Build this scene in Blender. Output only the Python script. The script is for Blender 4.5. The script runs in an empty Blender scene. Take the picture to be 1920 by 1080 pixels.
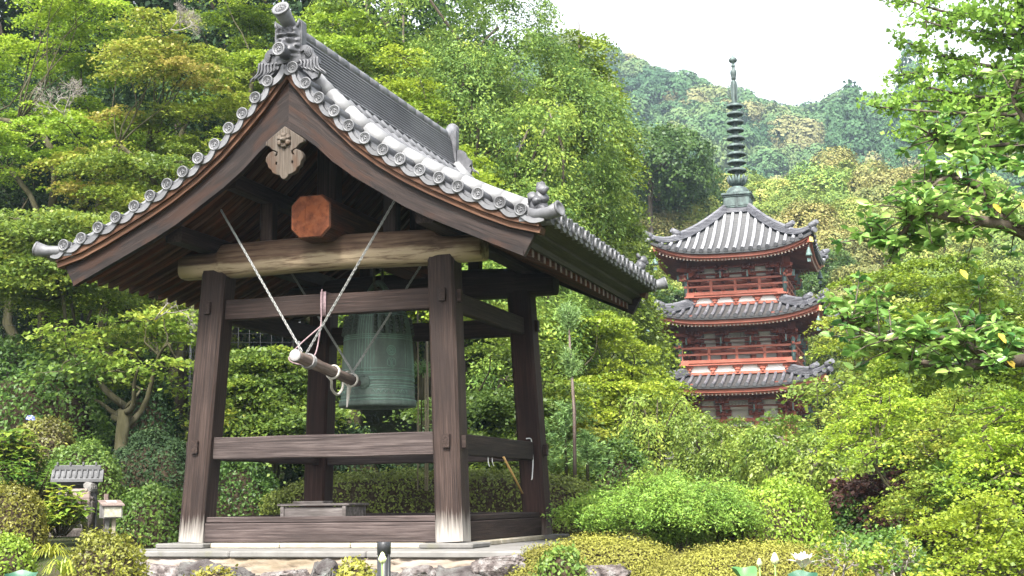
import bpy, bmesh, math, random
import numpy as np
from mathutils import Vector, Matrix

sc = bpy.context.scene
COL = sc.collection
rng = np.random.default_rng(11)
random.seed(11)
PI = math.pi

# ------------------------------------------------------------------ camera
F_PX, PITCH, ROLL, CAM_Z = 2600.05, .1514, -.0112, .4555
cp, sp, cr, sr = math.cos(PITCH), math.sin(PITCH), math.cos(ROLL), math.sin(ROLL)
c_r, c_u, c_f = Vector((1, 0, 0)), Vector((0, -sp, cp)), Vector((0, cp, sp))
right, up = c_r * cr + c_u * sr, c_u * cr - c_r * sr
cam = bpy.data.cameras.new('camera')
cam.sensor_width = 36
cam.lens = F_PX / 1920 * 36
cam.clip_start = .1
cam.clip_end = 3000
camo = bpy.data.objects.new('camera', cam)
COL.objects.link(camo)
camo.matrix_world = Matrix(((right.x, up.x, -c_f.x, 0), (right.y, up.y, -c_f.y, 0), (right.z, up.z, -c_f.z, CAM_Z), (0, 0, 0, 1)))
sc.camera = camo


def at(px, py, Y):
    """world point at depth Y seen at a place of the survey photograph"""
    x, y = px - 960, py - 540
    d = right * (x / F_PX) - up * (y / F_PX) + c_f
    return Vector((0, 0, CAM_Z)) + d * (Y / d.y)


# ------------------------------------------------------------------ light
SUN_EL, SUN_AZ = math.radians(51), math.radians(196)      # azimuth measured clockwise from +Y
w = bpy.data.worlds.new('World')
sc.world = w
w.use_nodes = True
nt = w.node_tree
nt.nodes.clear()
sky = nt.nodes.new('ShaderNodeTexSky')
sky.sky_type = 'NISHITA'
sky.sun_disc = False
sky.sun_elevation = SUN_EL
sky.sun_rotation = SUN_AZ
sky.dust_density = 4
sky.air_density = 1.2
hs = nt.nodes.new('ShaderNodeHueSaturation')
hs.inputs['Saturation'].default_value = .22
bg = nt.nodes.new('ShaderNodeBackground')
bg.inputs['Strength'].default_value = .1
ow = nt.nodes.new('ShaderNodeOutputWorld')
nt.links.new(sky.outputs[0], hs.inputs['Color'])
nt.links.new(hs.outputs[0], bg.inputs['Color'])
nt.links.new(bg.outputs[0], ow.inputs['Surface'])
sun = bpy.data.lights.new('sun', 'SUN')
sun.energy = 2.2
sun.angle = math.radians(12)
sun.color = (1, .97, .91)
suno = bpy.data.objects.new('sun', sun)
COL.objects.link(suno)
sd = Vector((math.sin(SUN_AZ) * math.cos(SUN_EL), math.cos(SUN_AZ) * math.cos(SUN_EL), math.sin(SUN_EL)))
suno.rotation_euler = sd.to_track_quat('Z', 'Y').to_euler()
vs = sc.view_settings
vs.view_transform = 'Standard'
vs.look = 'None'
vs.exposure = 2.5
vs.gamma = 1
vs.use_curve_mapping = False
sc.cycles.max_bounces = 8
sc.cycles.volume_bounces = 0
sc.cycles.transparent_max_bounces = 8


# ------------------------------------------------------------------ node and object helpers
def newmat(name, rough=.6, spec=.4):
    m = bpy.data.materials.new(name)
    m.use_nodes = True
    b = m.node_tree.nodes['Principled BSDF']
    b.inputs['Roughness'].default_value = rough
    b.inputs['Specular IOR Level'].default_value = spec
    return m, m.node_tree, b


def nd(t, typ, **kw):
    n = t.nodes.new('ShaderNode' + typ)
    for k, v in kw.items():
        if k[0] == '_':
            setattr(n, k[1:], v)
            continue
        k = k.replace('_', ' ')
        s = n.inputs[int(k[1:])] if k[0] == 'i' and k[1:].isdigit() else n.inputs[k]
        if isinstance(v, bpy.types.NodeSocket):
            t.links.new(v, s)
        else:
            s.default_value = v
    return n


def c4(c):
    return (c[0], c[1], c[2], 1)


def ramp(t, fac, stops):
    r = t.nodes.new('ShaderNodeValToRGB')
    t.links.new(fac, r.inputs[0])
    e = r.color_ramp.elements
    while len(e) < len(stops):
        e.new(.5)
    for k, (p, c) in enumerate(stops):
        e[k].position = p
        e[k].color = c4(c) if not isinstance(c, float) else (c, c, c, 1)
    return r.outputs[0]


def mixc(t, fac, a, b, mode='MIX'):
    n = t.nodes.new('ShaderNodeMix')
    n.data_type = 'RGBA'
    n.blend_type = mode
    for s, v in ((n.inputs['Factor'], fac), (n.inputs['A'], a), (n.inputs['B'], b)):
        if isinstance(v, bpy.types.NodeSocket):
            t.links.new(v, s)
        elif isinstance(v, (int, float)):
            s.default_value = v
        else:
            s.default_value = c4(v)
    return n.outputs['Result']


def math_(t, op, a, b=0.):
    n = t.nodes.new('ShaderNodeMath')
    n.operation = op
    for s, v in zip(n.inputs, (a, b)):
        if isinstance(v, bpy.types.NodeSocket):
            t.links.new(v, s)
        else:
            s.default_value = v
    return n.outputs[0]


def bump(t, b, h, s=.3, d=.01):
    n = nd(t, 'Bump', Strength=s, Distance=d, Height=h)
    t.links.new(n.outputs[0], b.inputs['Normal'])


def wood(name, dark, mid, light, pale=None, base=None, rough=.75, grain=30., red=None):
    """weathered timber: grain runs along x of the 'gco' attribute; pale = bleached sapwood low on the log, base = bleached foot of a post"""
    m, t, b = newmat(name, rough, .25)
    a = nd(t, 'Attribute', _attribute_name='gco').outputs['Vector']
    oi = nd(t, 'ObjectInfo').outputs['Random']
    off = nd(t, 'CombineXYZ', X=math_(t, 'MULTIPLY', oi, 37.), Y=math_(t, 'MULTIPLY', oi, 11.), Z=0.).outputs[0]
    v = nd(t, 'VectorMath', _operation='ADD', i0=a, i1=off).outputs[0]
    g = nd(t, 'Mapping', Vector=v, Scale=(1.1, grain, grain)).outputs[0]
    n1 = nd(t, 'TexNoise', Vector=g, Scale=1.6, Detail=6., Roughness=.65).outputs[0]
    g2 = nd(t, 'Mapping', Vector=v, Scale=(.9, 3., 3.)).outputs[0]
    n2 = nd(t, 'TexNoise', Vector=g2, Scale=1.3, Detail=3.).outputs[0]
    g3 = nd(t, 'Mapping', Vector=v, Scale=(.7, grain * 2.6, grain * 2.6)).outputs[0]
    n5 = nd(t, 'TexNoise', Vector=g3, Scale=1.3, Detail=4., Roughness=.7).outputs[0]
    mixn = math_(t, 'ADD', math_(t, 'MULTIPLY', n1, .6), math_(t, 'MULTIPLY', n5, .4))
    cc = ramp(t, mixn, [(.39, dark), (.495, mid), (.605, light)])
    cc = mixc(t, ramp(t, n2, [(.42, 0.), (.68, .7)]), cc, dark)
    cc = mixc(t, ramp(t, n5, [(.3, 1.), (.37, 0.)]), cc, (dark[0] * .5, dark[1] * .5, dark[2] * .5))
    if red:
        n4 = nd(t, 'TexNoise', Vector=g2, Scale=2.1, Detail=4.).outputs[0]
        cc = mixc(t, ramp(t, n4, [(.5, 0.), (.62, .8)]), cc, red)
    vr = nd(t, 'HueSaturation', Color=cc, Value=math_(t, 'ADD', math_(t, 'MULTIPLY', oi, .35), .83)).outputs[0]
    cc = vr
    if pale:
        z = nd(t, 'SeparateXYZ', Vector=a).outputs[2]
        n3 = nd(t, 'TexNoise', Vector=g2, Scale=1.2, Detail=5.).outputs[0]
        f = math_(t, 'ADD', math_(t, 'ADD', math_(t, 'MULTIPLY', z, -5.5), -.12), math_(t, 'MULTIPLY', math_(t, 'SUBTRACT', n3, .5), 2.6))
        f = ramp(t, f, [(.0, 0.), (.35, .95)])
        pl = mixc(t, ramp(t, n1, [(.36, .0), (.5, 1.)]), mid, pale)
        cc = mixc(t, f, cc, pl)
    if base:
        x = nd(t, 'SeparateXYZ', Vector=a).outputs[0]
        f = math_(t, 'ADD', math_(t, 'MULTIPLY', x, -3.), math_(t, 'ADD', math_(t, 'MULTIPLY', n1, 1.7), math_(t, 'MULTIPLY', math_(t, 'SUBTRACT', oi, .5), .5)))
        f = ramp(t, f, [(.02, 0.), (.85, .92)])
        cc = mixc(t, f, cc, base)
    t.links.new(cc, b.inputs['Base Color'])
    bump(t, b, mixn, .7, .012)
    return m


def mottled(name, cols, scale=3., rough=.7, spec=.3, bs=.3, bd=.01, detail=6., coord='Object', stretch=(1, 1, 1), lo=.3, hi=.7, vary=.24):
    m, t, b = newmat(name, rough, spec)
    v = nd(t, 'TexCoord').outputs[coord]
    v = nd(t, 'Mapping', Vector=v, Scale=stretch).outputs[0]
    n = nd(t, 'TexNoise', Vector=v, Scale=scale, Detail=detail, Roughness=.62).outputs[0]
    k = len(cols)
    cc = ramp(t, n, [(lo + (hi - lo) * i / max(1, k - 1), c) for i, c in enumerate(cols)])
    oi = nd(t, 'ObjectInfo').outputs['Random']
    cc = nd(t, 'HueSaturation', Color=cc, Value=math_(t, 'ADD', math_(t, 'MULTIPLY', oi, vary), 1 - vary / 2)).outputs[0]
    t.links.new(cc, b.inputs['Base Color'])
    n2 = nd(t, 'TexNoise', Vector=v, Scale=scale * 6, Detail=4.).outputs[0]
    bump(t, b, math_(t, 'ADD', n, math_(t, 'MULTIPLY', n2, .4)), bs, bd)
    return m


def leafmat(name, cols, tr=.4, rough=.5, spec=.35, patch=.5, ps=.8, hue=(1.2, 1.02, 1.35)):
    """cols: colours from the older to the youngest leaf; 'tint' differs from leaf to leaf and from spray to spray"""
    m, t, b = newmat(name, rough, spec)
    a = nd(t, 'Attribute', _attribute_name='tint').outputs['Fac']
    oi = nd(t, 'ObjectInfo')
    v = nd(t, 'TexCoord').outputs['Object']
    v = nd(t, 'VectorMath', _operation='ADD', i0=v, i1=nd(t, 'CombineXYZ', X=math_(t, 'MULTIPLY', oi.outputs['Random'], 50.)).outputs[0]).outputs[0]
    n = nd(t, 'TexNoise', Vector=v, Scale=ps, Detail=2.).outputs[0]
    f = math_(t, 'ADD', a, math_(t, 'MULTIPLY', math_(t, 'SUBTRACT', n, .5), patch))
    k = len(cols)
    cols = [(min(.6, c[0] * hue[0]), c[1] * hue[1], c[2] * hue[2]) for c in cols]
    cc = ramp(t, f, [(i / (k - 1), c) for i, c in enumerate(cols)])
    cc = nd(t, 'HueSaturation', Color=cc, Hue=math_(t, 'ADD', math_(t, 'MULTIPLY', oi.outputs['Random'], .014), .497),
            Value=math_(t, 'ADD', math_(t, 'MULTIPLY', oi.outputs['Random'], .34), .82)).outputs[0]
    t.links.new(cc, b.inputs['Base Color'])
    tl = nd(t, 'BsdfTranslucent', Color=cc)
    mx = nd(t, 'MixShader', Fac=tr)
    t.links.new(b.outputs[0], mx.inputs[1])
    t.links.new(tl.outputs[0], mx.inputs[2])
    t.links.new(mx.outputs[0], t.nodes['Material Output'].inputs['Surface'])
    return m


def tag(o, label=None, cat=None, group=None, kind=None):
    if label: o['label'] = label
    if cat: o['category'] = cat
    if group: o['group'] = group
    if kind: o['kind'] = kind
    return o


def thing(name, label, cat, loc=(0, 0, 0), rz=0., group=None, scale=1.):
    o = bpy.data.objects.new(name, None)
    o.empty_display_size = .3
    COL.objects.link(o)
    o.location = loc
    o.rotation_euler = (0, 0, rz)
    o.scale = (scale,) * 3 if isinstance(scale, (int, float)) else scale
    return tag(o, label, cat, group)


def link(name, me, m, parent=None, mw=None):
    o = bpy.data.objects.new(name, me)
    COL.objects.link(o)
    if m is not None and not me.materials:
        me.materials.append(m)
    if parent is not None: o.parent = parent
    if mw is not None: o.matrix_local = mw
    return o


def dup(root, loc, rz=0., scale=1., label=None, group=None):
    r = root.copy()
    COL.objects.link(r)
    r.location = loc
    r.rotation_euler = (0, 0, rz)
    r.scale = (scale,) * 3 if isinstance(scale, (int, float)) else scale
    if label: r['label'] = label
    if group: r['group'] = group
    for ch in list(root.children):
        c = ch.copy()
        COL.objects.link(c)
        c.parent = r
        for g in list(ch.children):
            d = g.copy()
            COL.objects.link(d)
            d.parent = c
    return r


class MB:
    """collects boxes, tubes, lathes and lofts for ONE mesh"""
    def __init__(s):
        s.v, s.f, s.g, s.sm = [], [], [], []

    def add(s, vs, fs, g=None, smooth=False):
        o = len(s.v)
        s.v += [tuple(p) for p in vs]
        s.g += [tuple(p) for p in (g if g is not None else vs)]
        s.f += [tuple(i + o for i in f) for f in fs]
        s.sm += [smooth] * len(fs)
        return s

    def loft(s, secs, smooth=False, closed=True, caps=True, g=None):
        n = len(secs[0])
        vs = [p for q in secs for p in q]
        fs = []
        for k in range(len(secs) - 1):
            for i in range(n if closed else n - 1):
                j = (i + 1) % n
                fs.append((k * n + i, k * n + j, (k + 1) * n + j, (k + 1) * n + i))
        s.add(vs, fs, g, smooth)
        if caps and closed:
            o = len(s.v) - len(vs)
            s.f.append(tuple(o + i for i in reversed(range(n))))
            s.f.append(tuple(o + (len(secs) - 1) * n + i for i in range(n)))
            s.sm += [False, False]
        return s

    def box(s, c, d, bev=0., rz=0., mat=None):
        x, y, z = d[0] / 2, d[1] / 2, d[2] / 2
        b = min(bev, x * .9, y * .9, z * .9)
        if b > 0:
            oc = lambda k: [(x - k, -y, 0), (x, -y + k, 0), (x, y - k, 0), (x - k, y, 0), (-x + k, y, 0), (-x, y - k, 0), (-x, -y + k, 0), (-x + k, -y, 0)]
            sh = [(px * (x - b) / x, py * (y - b) / y) for px, py, _ in oc(b)]
            secs = [[(p[0], p[1], -z) for p in sh], [(p[0], p[1], -z + b) for p in oc(b)], [(p[0], p[1], z - b) for p in oc(b)], [(p[0], p[1], z) for p in sh]]
        else:
            r = [(x, -y), (x, y), (-x, y), (-x, -y)]
            secs = [[(p[0], p[1], k) for p in r] for k in (-z, z)]
        cs, sn = math.cos(rz), math.sin(rz)
        f = lambda p: (c[0] + p[0] * cs - p[1] * sn, c[1] + p[0] * sn + p[1] * cs, c[2] + p[2])
        if mat is not None:
            f = lambda p: tuple(mat @ Vector(p))
        return s.loft([[f(p) for p in q] for q in secs])

    def tube(s, pts, r, n=8, caps=True, smooth=True, flat=1.):
        pts = [Vector(p) for p in pts]
        rr = r if isinstance(r, (list, tuple)) else [r] * len(pts)
        secs, gs = [], []
        ref = None
        L = 0.
        for i, p in enumerate(pts):
            d = (pts[min(i + 1, len(pts) - 1)] - pts[max(i - 1, 0)])
            if d.length < 1e-9: d = Vector((0, 0, 1))
            d.normalize()
            if ref is None:
                ref = Vector((0, 0, 1)) if abs(d.z) < .9 else Vector((1, 0, 0))
            u = (ref - d * ref.dot(d))
            if u.length < 1e-6: u = d.orthogonal()
            u.normalize()
            ref = u
            w_ = d.cross(u)
            if i: L += (p - pts[i - 1]).length
            secs.append([p + (u * math.cos(2 * PI * k / n) * flat + w_ * math.sin(2 * PI * k / n)) * rr[i] for k in range(n)])
            gs += [(L, math.cos(2 * PI * k / n) * rr[i], math.sin(2 * PI * k / n) * rr[i]) for k in range(n)]
        return s.loft(secs, smooth, True, caps, gs)

    def lathe(s, prof, n=24, c=(0, 0, 0), M=None, smooth=True, caps=True):
        secs = [[(c[0] + r * math.cos(2 * PI * k / n), c[1] + r * math.sin(2 * PI * k / n), c[2] + z) for k in range(n)] for r, z in prof]
        if M is not None:
            secs = [[tuple(M @ Vector(p)) for p in q] for q in secs]
        return s.loft(secs, smooth, True, caps)

    def prism(s, outline, y0, y1, M=None):
        """outline in (x, z), extruded along y"""
        secs = [[(p[0], y, p[1]) for p in outline] for y in (y1, y0)]
        if M is not None:
            secs = [[tuple(M @ Vector(p)) for p in q] for q in secs]
        return s.loft(secs)

    def mesh(s, name, auto=True):
        me = bpy.data.meshes.new(name)
        me.from_pydata(s.v, [], s.f)
        me.attributes.new('gco', 'FLOAT_VECTOR', 'POINT').data.foreach_set('vector', np.array(s.g, np.float32).ravel())
        me.polygons.foreach_set('use_smooth', s.sm)
        bm = bmesh.new()
        bm.from_mesh(me)
        bmesh.ops.recalc_face_normals(bm, faces=bm.faces)
        bm.to_mesh(me)
        bm.free()
        me.update()
        return me

    def build(s, name, m, parent=None, mw=None):
        return link(name, s.mesh(name), m, parent, mw)


def frame(p0, p1, upv=(0, 0, 1)):
    p0, p1 = Vector(p0), Vector(p1)
    x = (p1 - p0).normalized()
    z = Vector(upv)
    y = z.cross(x).normalized()
    z = x.cross(y)
    return Matrix(((x.x, y.x, z.x, p0.x), (x.y, y.y, z.y, p0.y), (x.z, y.z, z.z, p0.z), (0, 0, 0, 1))), (p1 - p0).length


def beam(name, p0, p1, wd, ht, m, parent, upv=(0, 0, 1), ch=.012, t1=1., prof=None, wob=.0):
    """timber from p0 to p1 with chamfered edges, grain along its length"""
    M, L = frame(p0, p1, upv)
    b = MB()
    a, h = wd / 2, ht / 2
    n = 7
    secs = []
    for i in range(n):
        k = 1 + (t1 - 1) * i / (n - 1)
        dz = wob * math.sin(i * 2.1 + L)
        A, H = a * k, h * k
        secs.append([(L * i / (n - 1), y, z + dz) for y, z in ((A - ch, -H), (A, -H + ch), (A, H - ch), (A - ch, H), (-A + ch, H), (-A, H - ch), (-A, -H + ch), (-A + ch, -H))])
    b.loft(secs)
    return b.build(name, m, parent, M)


def curve_mesh(name, splines, ext=.02, bev=.004):
    """flat carved board with pierced holes; splines of (x, z), laid in the xz plane and extruded along y"""
    cu = bpy.data.curves.new(name, 'CURVE')
    cu.dimensions = '2D'
    cu.fill_mode = 'BOTH'
    cu.extrude = ext
    cu.bevel_depth = bev
    cu.bevel_resolution = 1
    for pts in splines:
        sp_ = cu.splines.new('POLY')
        sp_.points.add(len(pts) - 1)
        for q, p in zip(sp_.points, pts):
            q.co = (p[0], p[1], 0, 1)
        sp_.use_cyclic_u = True
    o = bpy.data.objects.new(name, cu)
    COL.objects.link(o)
    dg = bpy.context.evaluated_depsgraph_get()
    me = bpy.data.meshes.new_from_object(o.evaluated_get(dg))
    COL.objects.unlink(o)
    bpy.data.objects.remove(o)
    me.transform(Matrix.Rotation(PI / 2, 4, 'X'))
    n = len(me.vertices)
    co = np.empty(n * 3, np.float32)
    me.vertices.foreach_get('co', co)
    co = co.reshape(-1, 3)
    g = np.stack([co[:, 2], co[:, 0], co[:, 1]], 1)
    me.attributes.new('gco', 'FLOAT_VECTOR', 'POINT').data.foreach_set('vector', g.ravel())
    me.name = name
    return me


def smooth_line(pts, k=6, closed=False):
    """Catmull-Rom through pts"""
    P = [Vector(p) for p in pts]
    n = len(P)
    out = []
    for i in range(n if closed else n - 1):
        g = (lambda j: P[j % n]) if closed else (lambda j: P[max(0, min(n - 1, j))])
        a, b, c, d = g(i - 1), g(i), g(i + 1), g(i + 2)
        for q in range(k):
            t = q / k
            out.append(.5 * (2 * b + (c - a) * t + (2 * a - 5 * b + 4 * c - d) * t * t + (3 * b - a - 3 * c + d) * t ** 3))
    if not closed: out.append(P[-1])
    return out

# ------------------------------------------------------------------ the lie of the land
def sstep(a, b, x):
    t = min(1., max(0., (x - a) / (b - a)))
    return t * t * (3 - 2 * t)


RIDGE = [(-900, 60), (900, 60), (1060, 74), (1100, 88), (1150, 108), (1210, 128), (1240, 140), (1300, 158), (1370, 172), (1430, 190), (1480, 208), (1530, 205), (1580, 202), (1630, 192), (1680, 186), (1740, 190), (1800, 180), (1920, 165), (2500, 120)]
def ridge_z(tx):
    px = 960 + tx * F_PX * .99
    xs, ys = zip(*RIDGE)
    py = float(np.interp(px, xs, ys)) + 98
    return CAM_Z + 430 * math.tan(PITCH + math.atan((540 - py) / F_PX))


def ground(x, Y):
    z = -1.15 + 1.03 * sstep(14.4, 15.6, Y + .31 * max(-3, min(4, x)) * .9) * (1 - .35 * sstep(1.5, 5, x))
    z += 2.4 * sstep(24, 58, Y)
    z += 5.5 * sstep(26, 44, Y) * sstep(2.5, -6, x)
    if Y > 60:
        z += (Y - 60) * .05 * (1 - sstep(85, 200, Y))
        z += 22 * sstep(75, 150, Y)
        tx = x / Y
        zr = ridge_z(tx)
        z += (zr - 25) * sstep(190, 430, Y) ** .8
        if Y > 430: z -= (Y - 430) * .35
        z = max(z, -5)
    return z


def make_ground():
    ys = [-60, -20, -5, 0, 3, 6, 8, 10, 11, 12, 13] + list(np.arange(13.5, 18, .3)) + list(np.arange(18, 60, 1.5)) + list(np.arange(60, 200, 6)) + list(np.arange(200, 460, 12)) + [500, 560, 640, 800]
    nx = 61
    vs, fs = [], []
    for Y in ys:
        hw = 40 + abs(Y) * .9
        for i in range(nx):
            t = (i / (nx - 1)) * 2 - 1
            x = hw * (abs(t) ** 1.5) * (1 if t > 0 else -1)
            vs.append((x, Y, ground(x, Y) + .03 * math.sin(x * 3.1 + Y * 2.3)))
    for k in range(len(ys) - 1):
        for i in range(nx - 1):
            a = k * nx + i
            fs.append((a, a + 1, a + nx + 1, a + nx))
    b = MB().add(vs, fs, smooth=True)
    m, t, bs = newmat('earth', .95, .1)
    co = nd(t, 'TexCoord').outputs['Object']
    n = nd(t, 'TexNoise', Vector=co, Scale=.9, Detail=8., Roughness=.7).outputs[0]
    n2 = nd(t, 'TexNoise', Vector=co, Scale=14., Detail=5.).outputs[0]
    cc = ramp(t, n, [(.35, (.03, .028, .015)), (.5, (.035, .05, .016)), (.7, (.07, .085, .02))])
    t.links.new(mixc(t, ramp(t, n2, [(.4, 0.), (.7, .5)]), cc, (.06, .05, .03)), bs.inputs['Base Color'])
    bump(t, bs, n2, .8, .05)
    tag(b.build('ground', m), kind='structure')


make_ground()

# ------------------------------------------------------------------ materials of the tower
M_wood = wood('old_timber', (0.00856, 0.00459, 0.00341), (0.0228, 0.0127, 0.00952), (0.0456, 0.0293, 0.0239))
M_rail = wood('weathered_rail', (0.0178, 0.0122, 0.0108), (0.0498, 0.036, 0.0332), (0.0891, 0.0696, 0.0646))
M_post = wood('post_timber', (0.00918, 0.0048, 0.00353), (0.023, 0.0131, 0.00977), (0.0444, 0.0284, 0.0225), base=(.27, .25, .225))
M_postr = wood('red_post_timber', (0.0102, 0.00347, 0.0021), (0.0239, 0.00896, 0.00587), (0.0446, 0.0211, 0.0147), base=(.15, .12, .1))
M_log = wood('beam_log', (0.0368, 0.0195, 0.0112), (0.0923, 0.0556, 0.0359), (0.147, 0.1, 0.0669), pale=(0.307, 0.24, 0.16), grain=11)
M_raft = wood('rafter_timber', (0.0232, 0.0102, 0.00592), (0.0543, 0.024, 0.0133), (0.0931, 0.045, 0.0247), red=(0.0853, 0.0252, 0.00986))
M_hafu = wood('barge_timber', (0.00535, 0.00328, 0.00287), (0.0146, 0.00922, 0.0075), (0.0267, 0.0175, 0.0144), red=(0.0266, 0.0112, 0.00587), grain=12)
M_fasc = wood('new_brown_timber', (0.0427, 0.019, 0.0104), (0.0803, 0.0355, 0.018), (0.123, 0.0664, 0.0403), red=(0.0474, 0.0237, 0.0142))
M_oct = wood('red_end_timber', (0.0892, 0.0241, 0.00926), (0.178, 0.0498, 0.017), (0.241, 0.0803, 0.0348), grain=5, red=(0.205, 0.0563, 0.017))
M_greg = wood('bare_carved_timber', (0.0307, 0.0215, 0.0154), (0.0798, 0.0615, 0.0462), (0.123, 0.105, 0.0864), red=(0.0615, 0.0307, 0.0154))
M_kaya = wood('mossy_eave_board', (0.0168, 0.0146, 0.00672), (0.0336, 0.0291, 0.0146), (0.0504, 0.0448, 0.0252))
M_end = wood('pale_rafter_end', (0.0608, 0.0421, 0.0304), (0.117, 0.0892, 0.0701), (0.159, 0.131, 0.108))
M_tile = mottled('roof_tile', [(0.0659, 0.0659, 0.0707), (0.102, 0.102, 0.108), (0.132, 0.132, 0.138)], 7., .5, .4, .3, .006, vary=.5)
M_tilew = mottled('skylit_roll_tile', [(0.134, 0.134, 0.137), (0.175, 0.175, 0.178), (0.198, 0.198, 0.198)], 3.5, .45, .45, .1, .005)  # roof tile lightened in colour for the sky light on the verge roll
M_tiled = mottled('dark_tile', [(0.0344, 0.0344, 0.0385), (0.0648, 0.0648, 0.0709), (0.105, 0.105, 0.113)], 9., .5, .45, .5, .01)
M_noshi = mottled('layered_ridge_tile', [(0.0605, 0.0605, 0.0674), (0.102, 0.102, 0.112), (0.14, 0.14, 0.149)], 6., .5, .45, .2, .006, stretch=(0.465, 0.14, 0.465))

# ------------------------------------------------------------------ bell tower
TX, TY, YAW = -1.7043, 17.4644, -.3123
T = thing('bell_tower', 'open timber bell tower with a curved grey tiled gable roof on four leaning posts', 'bell tower', (TX, TY, 0), YAW)
T_M = Matrix.Translation((TX, TY, 0)) @ Matrix.Rotation(YAW, 4, 'Z')


def tw(p):
    return T_M @ Vector(p)


VX = [-.4, 0, .05, .104, .271, .435, .618, .792, .989, 1.19, 1.402, 1.624, 1.843, 2.06, 2.28, 2.52, 2.741, 3.05, 3.3]
VZ = [5.9, 5.37, 5.31, 5.245, 5.043, 4.866, 4.693, 4.52, 4.358, 4.212, 4.081, 3.952, 3.845, 3.735, 3.63, 3.529, 3.436, 3.385, 3.37]
def Dz(x):
    """height of the row of verge tiles over the gable, from the ridge out to the eave"""
    return float(np.interp(abs(x), VX, VZ))


PA, PB, PH, PW = 1.6, 1.45, 3.22, .317
def post_xy(s, z):
    return s * (PA + (PB - PA) * z / PH)


for sx in (-1, 1):
    for sy in (-1, 1):
        p = beam('post', (sx * PA, sy * PA, 0), (sx * PB, sy * PB, PH), PW, PW, M_postr if sy > 0 else M_post, T, (0, 1, 0), .03)
for s in (-1, 1):
    # upper tie, rail and sill, along the front and back and along the two sides
    for z0, z1, wd, nm, mm in ((2.61, 2.855, .12, 'tie_beam', M_wood), (.955, 1.215, .13, 'rail', M_rail)):
        zc = (z0 + z1) / 2
        e = abs(post_xy(1, zc))
        L = e - .1
        beam(nm, (-L, s * e, zc), (L, s * e, zc), wd, z1 - z0, mm, T, wob=.004)
        beam(nm, (s * e, -L, zc - .005), (s * e, L, zc - .005), wd, z1 - z0 - .02, M_wood, T, wob=.003)
        for t_ in (-1, 1):      # tenon ends through the posts
            beam('peg', (t_ * (e + .02), s * (e + .1), zc + .02), (t_ * (e + .02), s * (e + .2), zc + .02), .085, .15, M_wood, T, ch=.01)
            beam('peg', (s * (e + .1), t_ * (e + .02), zc + .01), (s * (e + .205), t_ * (e + .02), zc + .01), .085, .15, M_wood, T, ch=.01)
    for a, b_ in (((-1.47, s * 1.595), (1.47, s * 1.595)), ((s * 1.595, -1.47), (s * 1.595, 1.47))):
        mm = M_rail if a[1] == b_[1] else M_wood
        o = beam('sill', (a[0], a[1], .112), (b_[0], b_[1], .112), .2, .218, mm, T, ch=.008)
        beam('sill_cap', (a[0], a[1], .257), (b_[0], b_[1], .257), .15, .07, mm, T, ch=.012)


def koryo(y, mm):
    """main cross beam: a log flattened on top, cut down at both ends"""
    b = MB()
    secs, gs = [], []
    n = 20
    xs = [-1.94, -1.93, -1.62, -1.44, -1.36, -1.1, -.7, -.3, 0, .3, .7, 1.1, 1.36, 1.44, 1.62, 1.93, 1.94]
    for i, x in enumerate(xs):
        end = abs(x) > 1.4
        zt = 3.44 if end else 3.53 + .02 * math.cos(x * 1.1)
        zb = 3.15 + .012 * math.cos(x * 2) - (.0 if end else .012)
        hw = .165 if end else .185 + .008 * math.sin(x * 4)
        if abs(x) > 1.935: zt -= .02; zb += .02; hw -= .02
        zc, hh = (zt + zb) / 2, (zt - zb) / 2
        q = []
        for k in range(n):
            a = 2 * PI * k / n
            ca, sa = math.cos(a), math.sin(a)
            e = .62
            wob = 1 + .012 * math.sin(5 * a + x * 2.3)
            q.append((x, y + hw * wob * abs(ca) ** e * (1 if ca > 0 else -1), zc + hh * abs(sa) ** e * (1 if sa > 0 else -1)))
        secs.append(q)
        gs += [(p[0], p[1], p[2] - 3.33) for p in q]
    b.loft(secs, True, g=gs)
    b.build('cross_beam', mm, T)


koryo(-1.45, M_log)
koryo(1.45, M_wood)
for s in (-1, 1):
    beam('eave_beam', (s * 1.555, -2.33, 3.53), (s * 1.555, 2.33, 3.53), .21, .19, M_wood, T, ch=.015)
    beam('purlin', (s * .8, -2.4, 4.08), (s * .8, 2.4, 4.08), .16, .18, M_wood, T)
beam('ridge_purlin', (0, -2.42, 4.72), (0, 2.42, 4.72), .18, .22, M_wood, T)
for y in (-1.45, 1.45):
    beam('king_post', (0, y, 3.94), (0, y, 4.62), .24, .2, M_wood, T, (0, 1, 0))
    for s in (-1, 1):
        beam('strut', (s * .8, y, 3.5), (s * .8, y, 4.0), .16, .16, M_wood, T, (0, 1, 0))
# octagonal beam the bell hangs from
b = MB()
oc = lambda r, k: [(-r + k, -r), (r - k, -r), (r, -r + k), (r, r - k), (r - k, r), (-r + k, r), (-r, r - k), (-r, -r + k)]
secs = [[(y, px, pz) for px, pz in oc(r, .108)] for y, r in ((0, .235), (.012, .25), (3.9, .25), (3.912, .235))]
b.loft(secs)
ob = b.build('bell_beam', M_raft, T, Matrix.Translation((0, -1.95, 3.695)) @ Matrix.Rotation(PI / 2, 4, 'Z'))
b = MB()
b.loft([[(y, px, pz) for px, pz in oc(.236, .104)] for y in (0, .004)])
b.box((-.004, .07, .02), (.006, .012, .2))
me = b.mesh('beam_end')
me.materials.append(M_oct)
link('beam_end', me, None, ob, Matrix.Translation((-.006, 0, 0)))

# rafters, following the sag of the roof
def under(x, d=.33):
    return Dz(max(.05, abs(x))) - d


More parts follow.
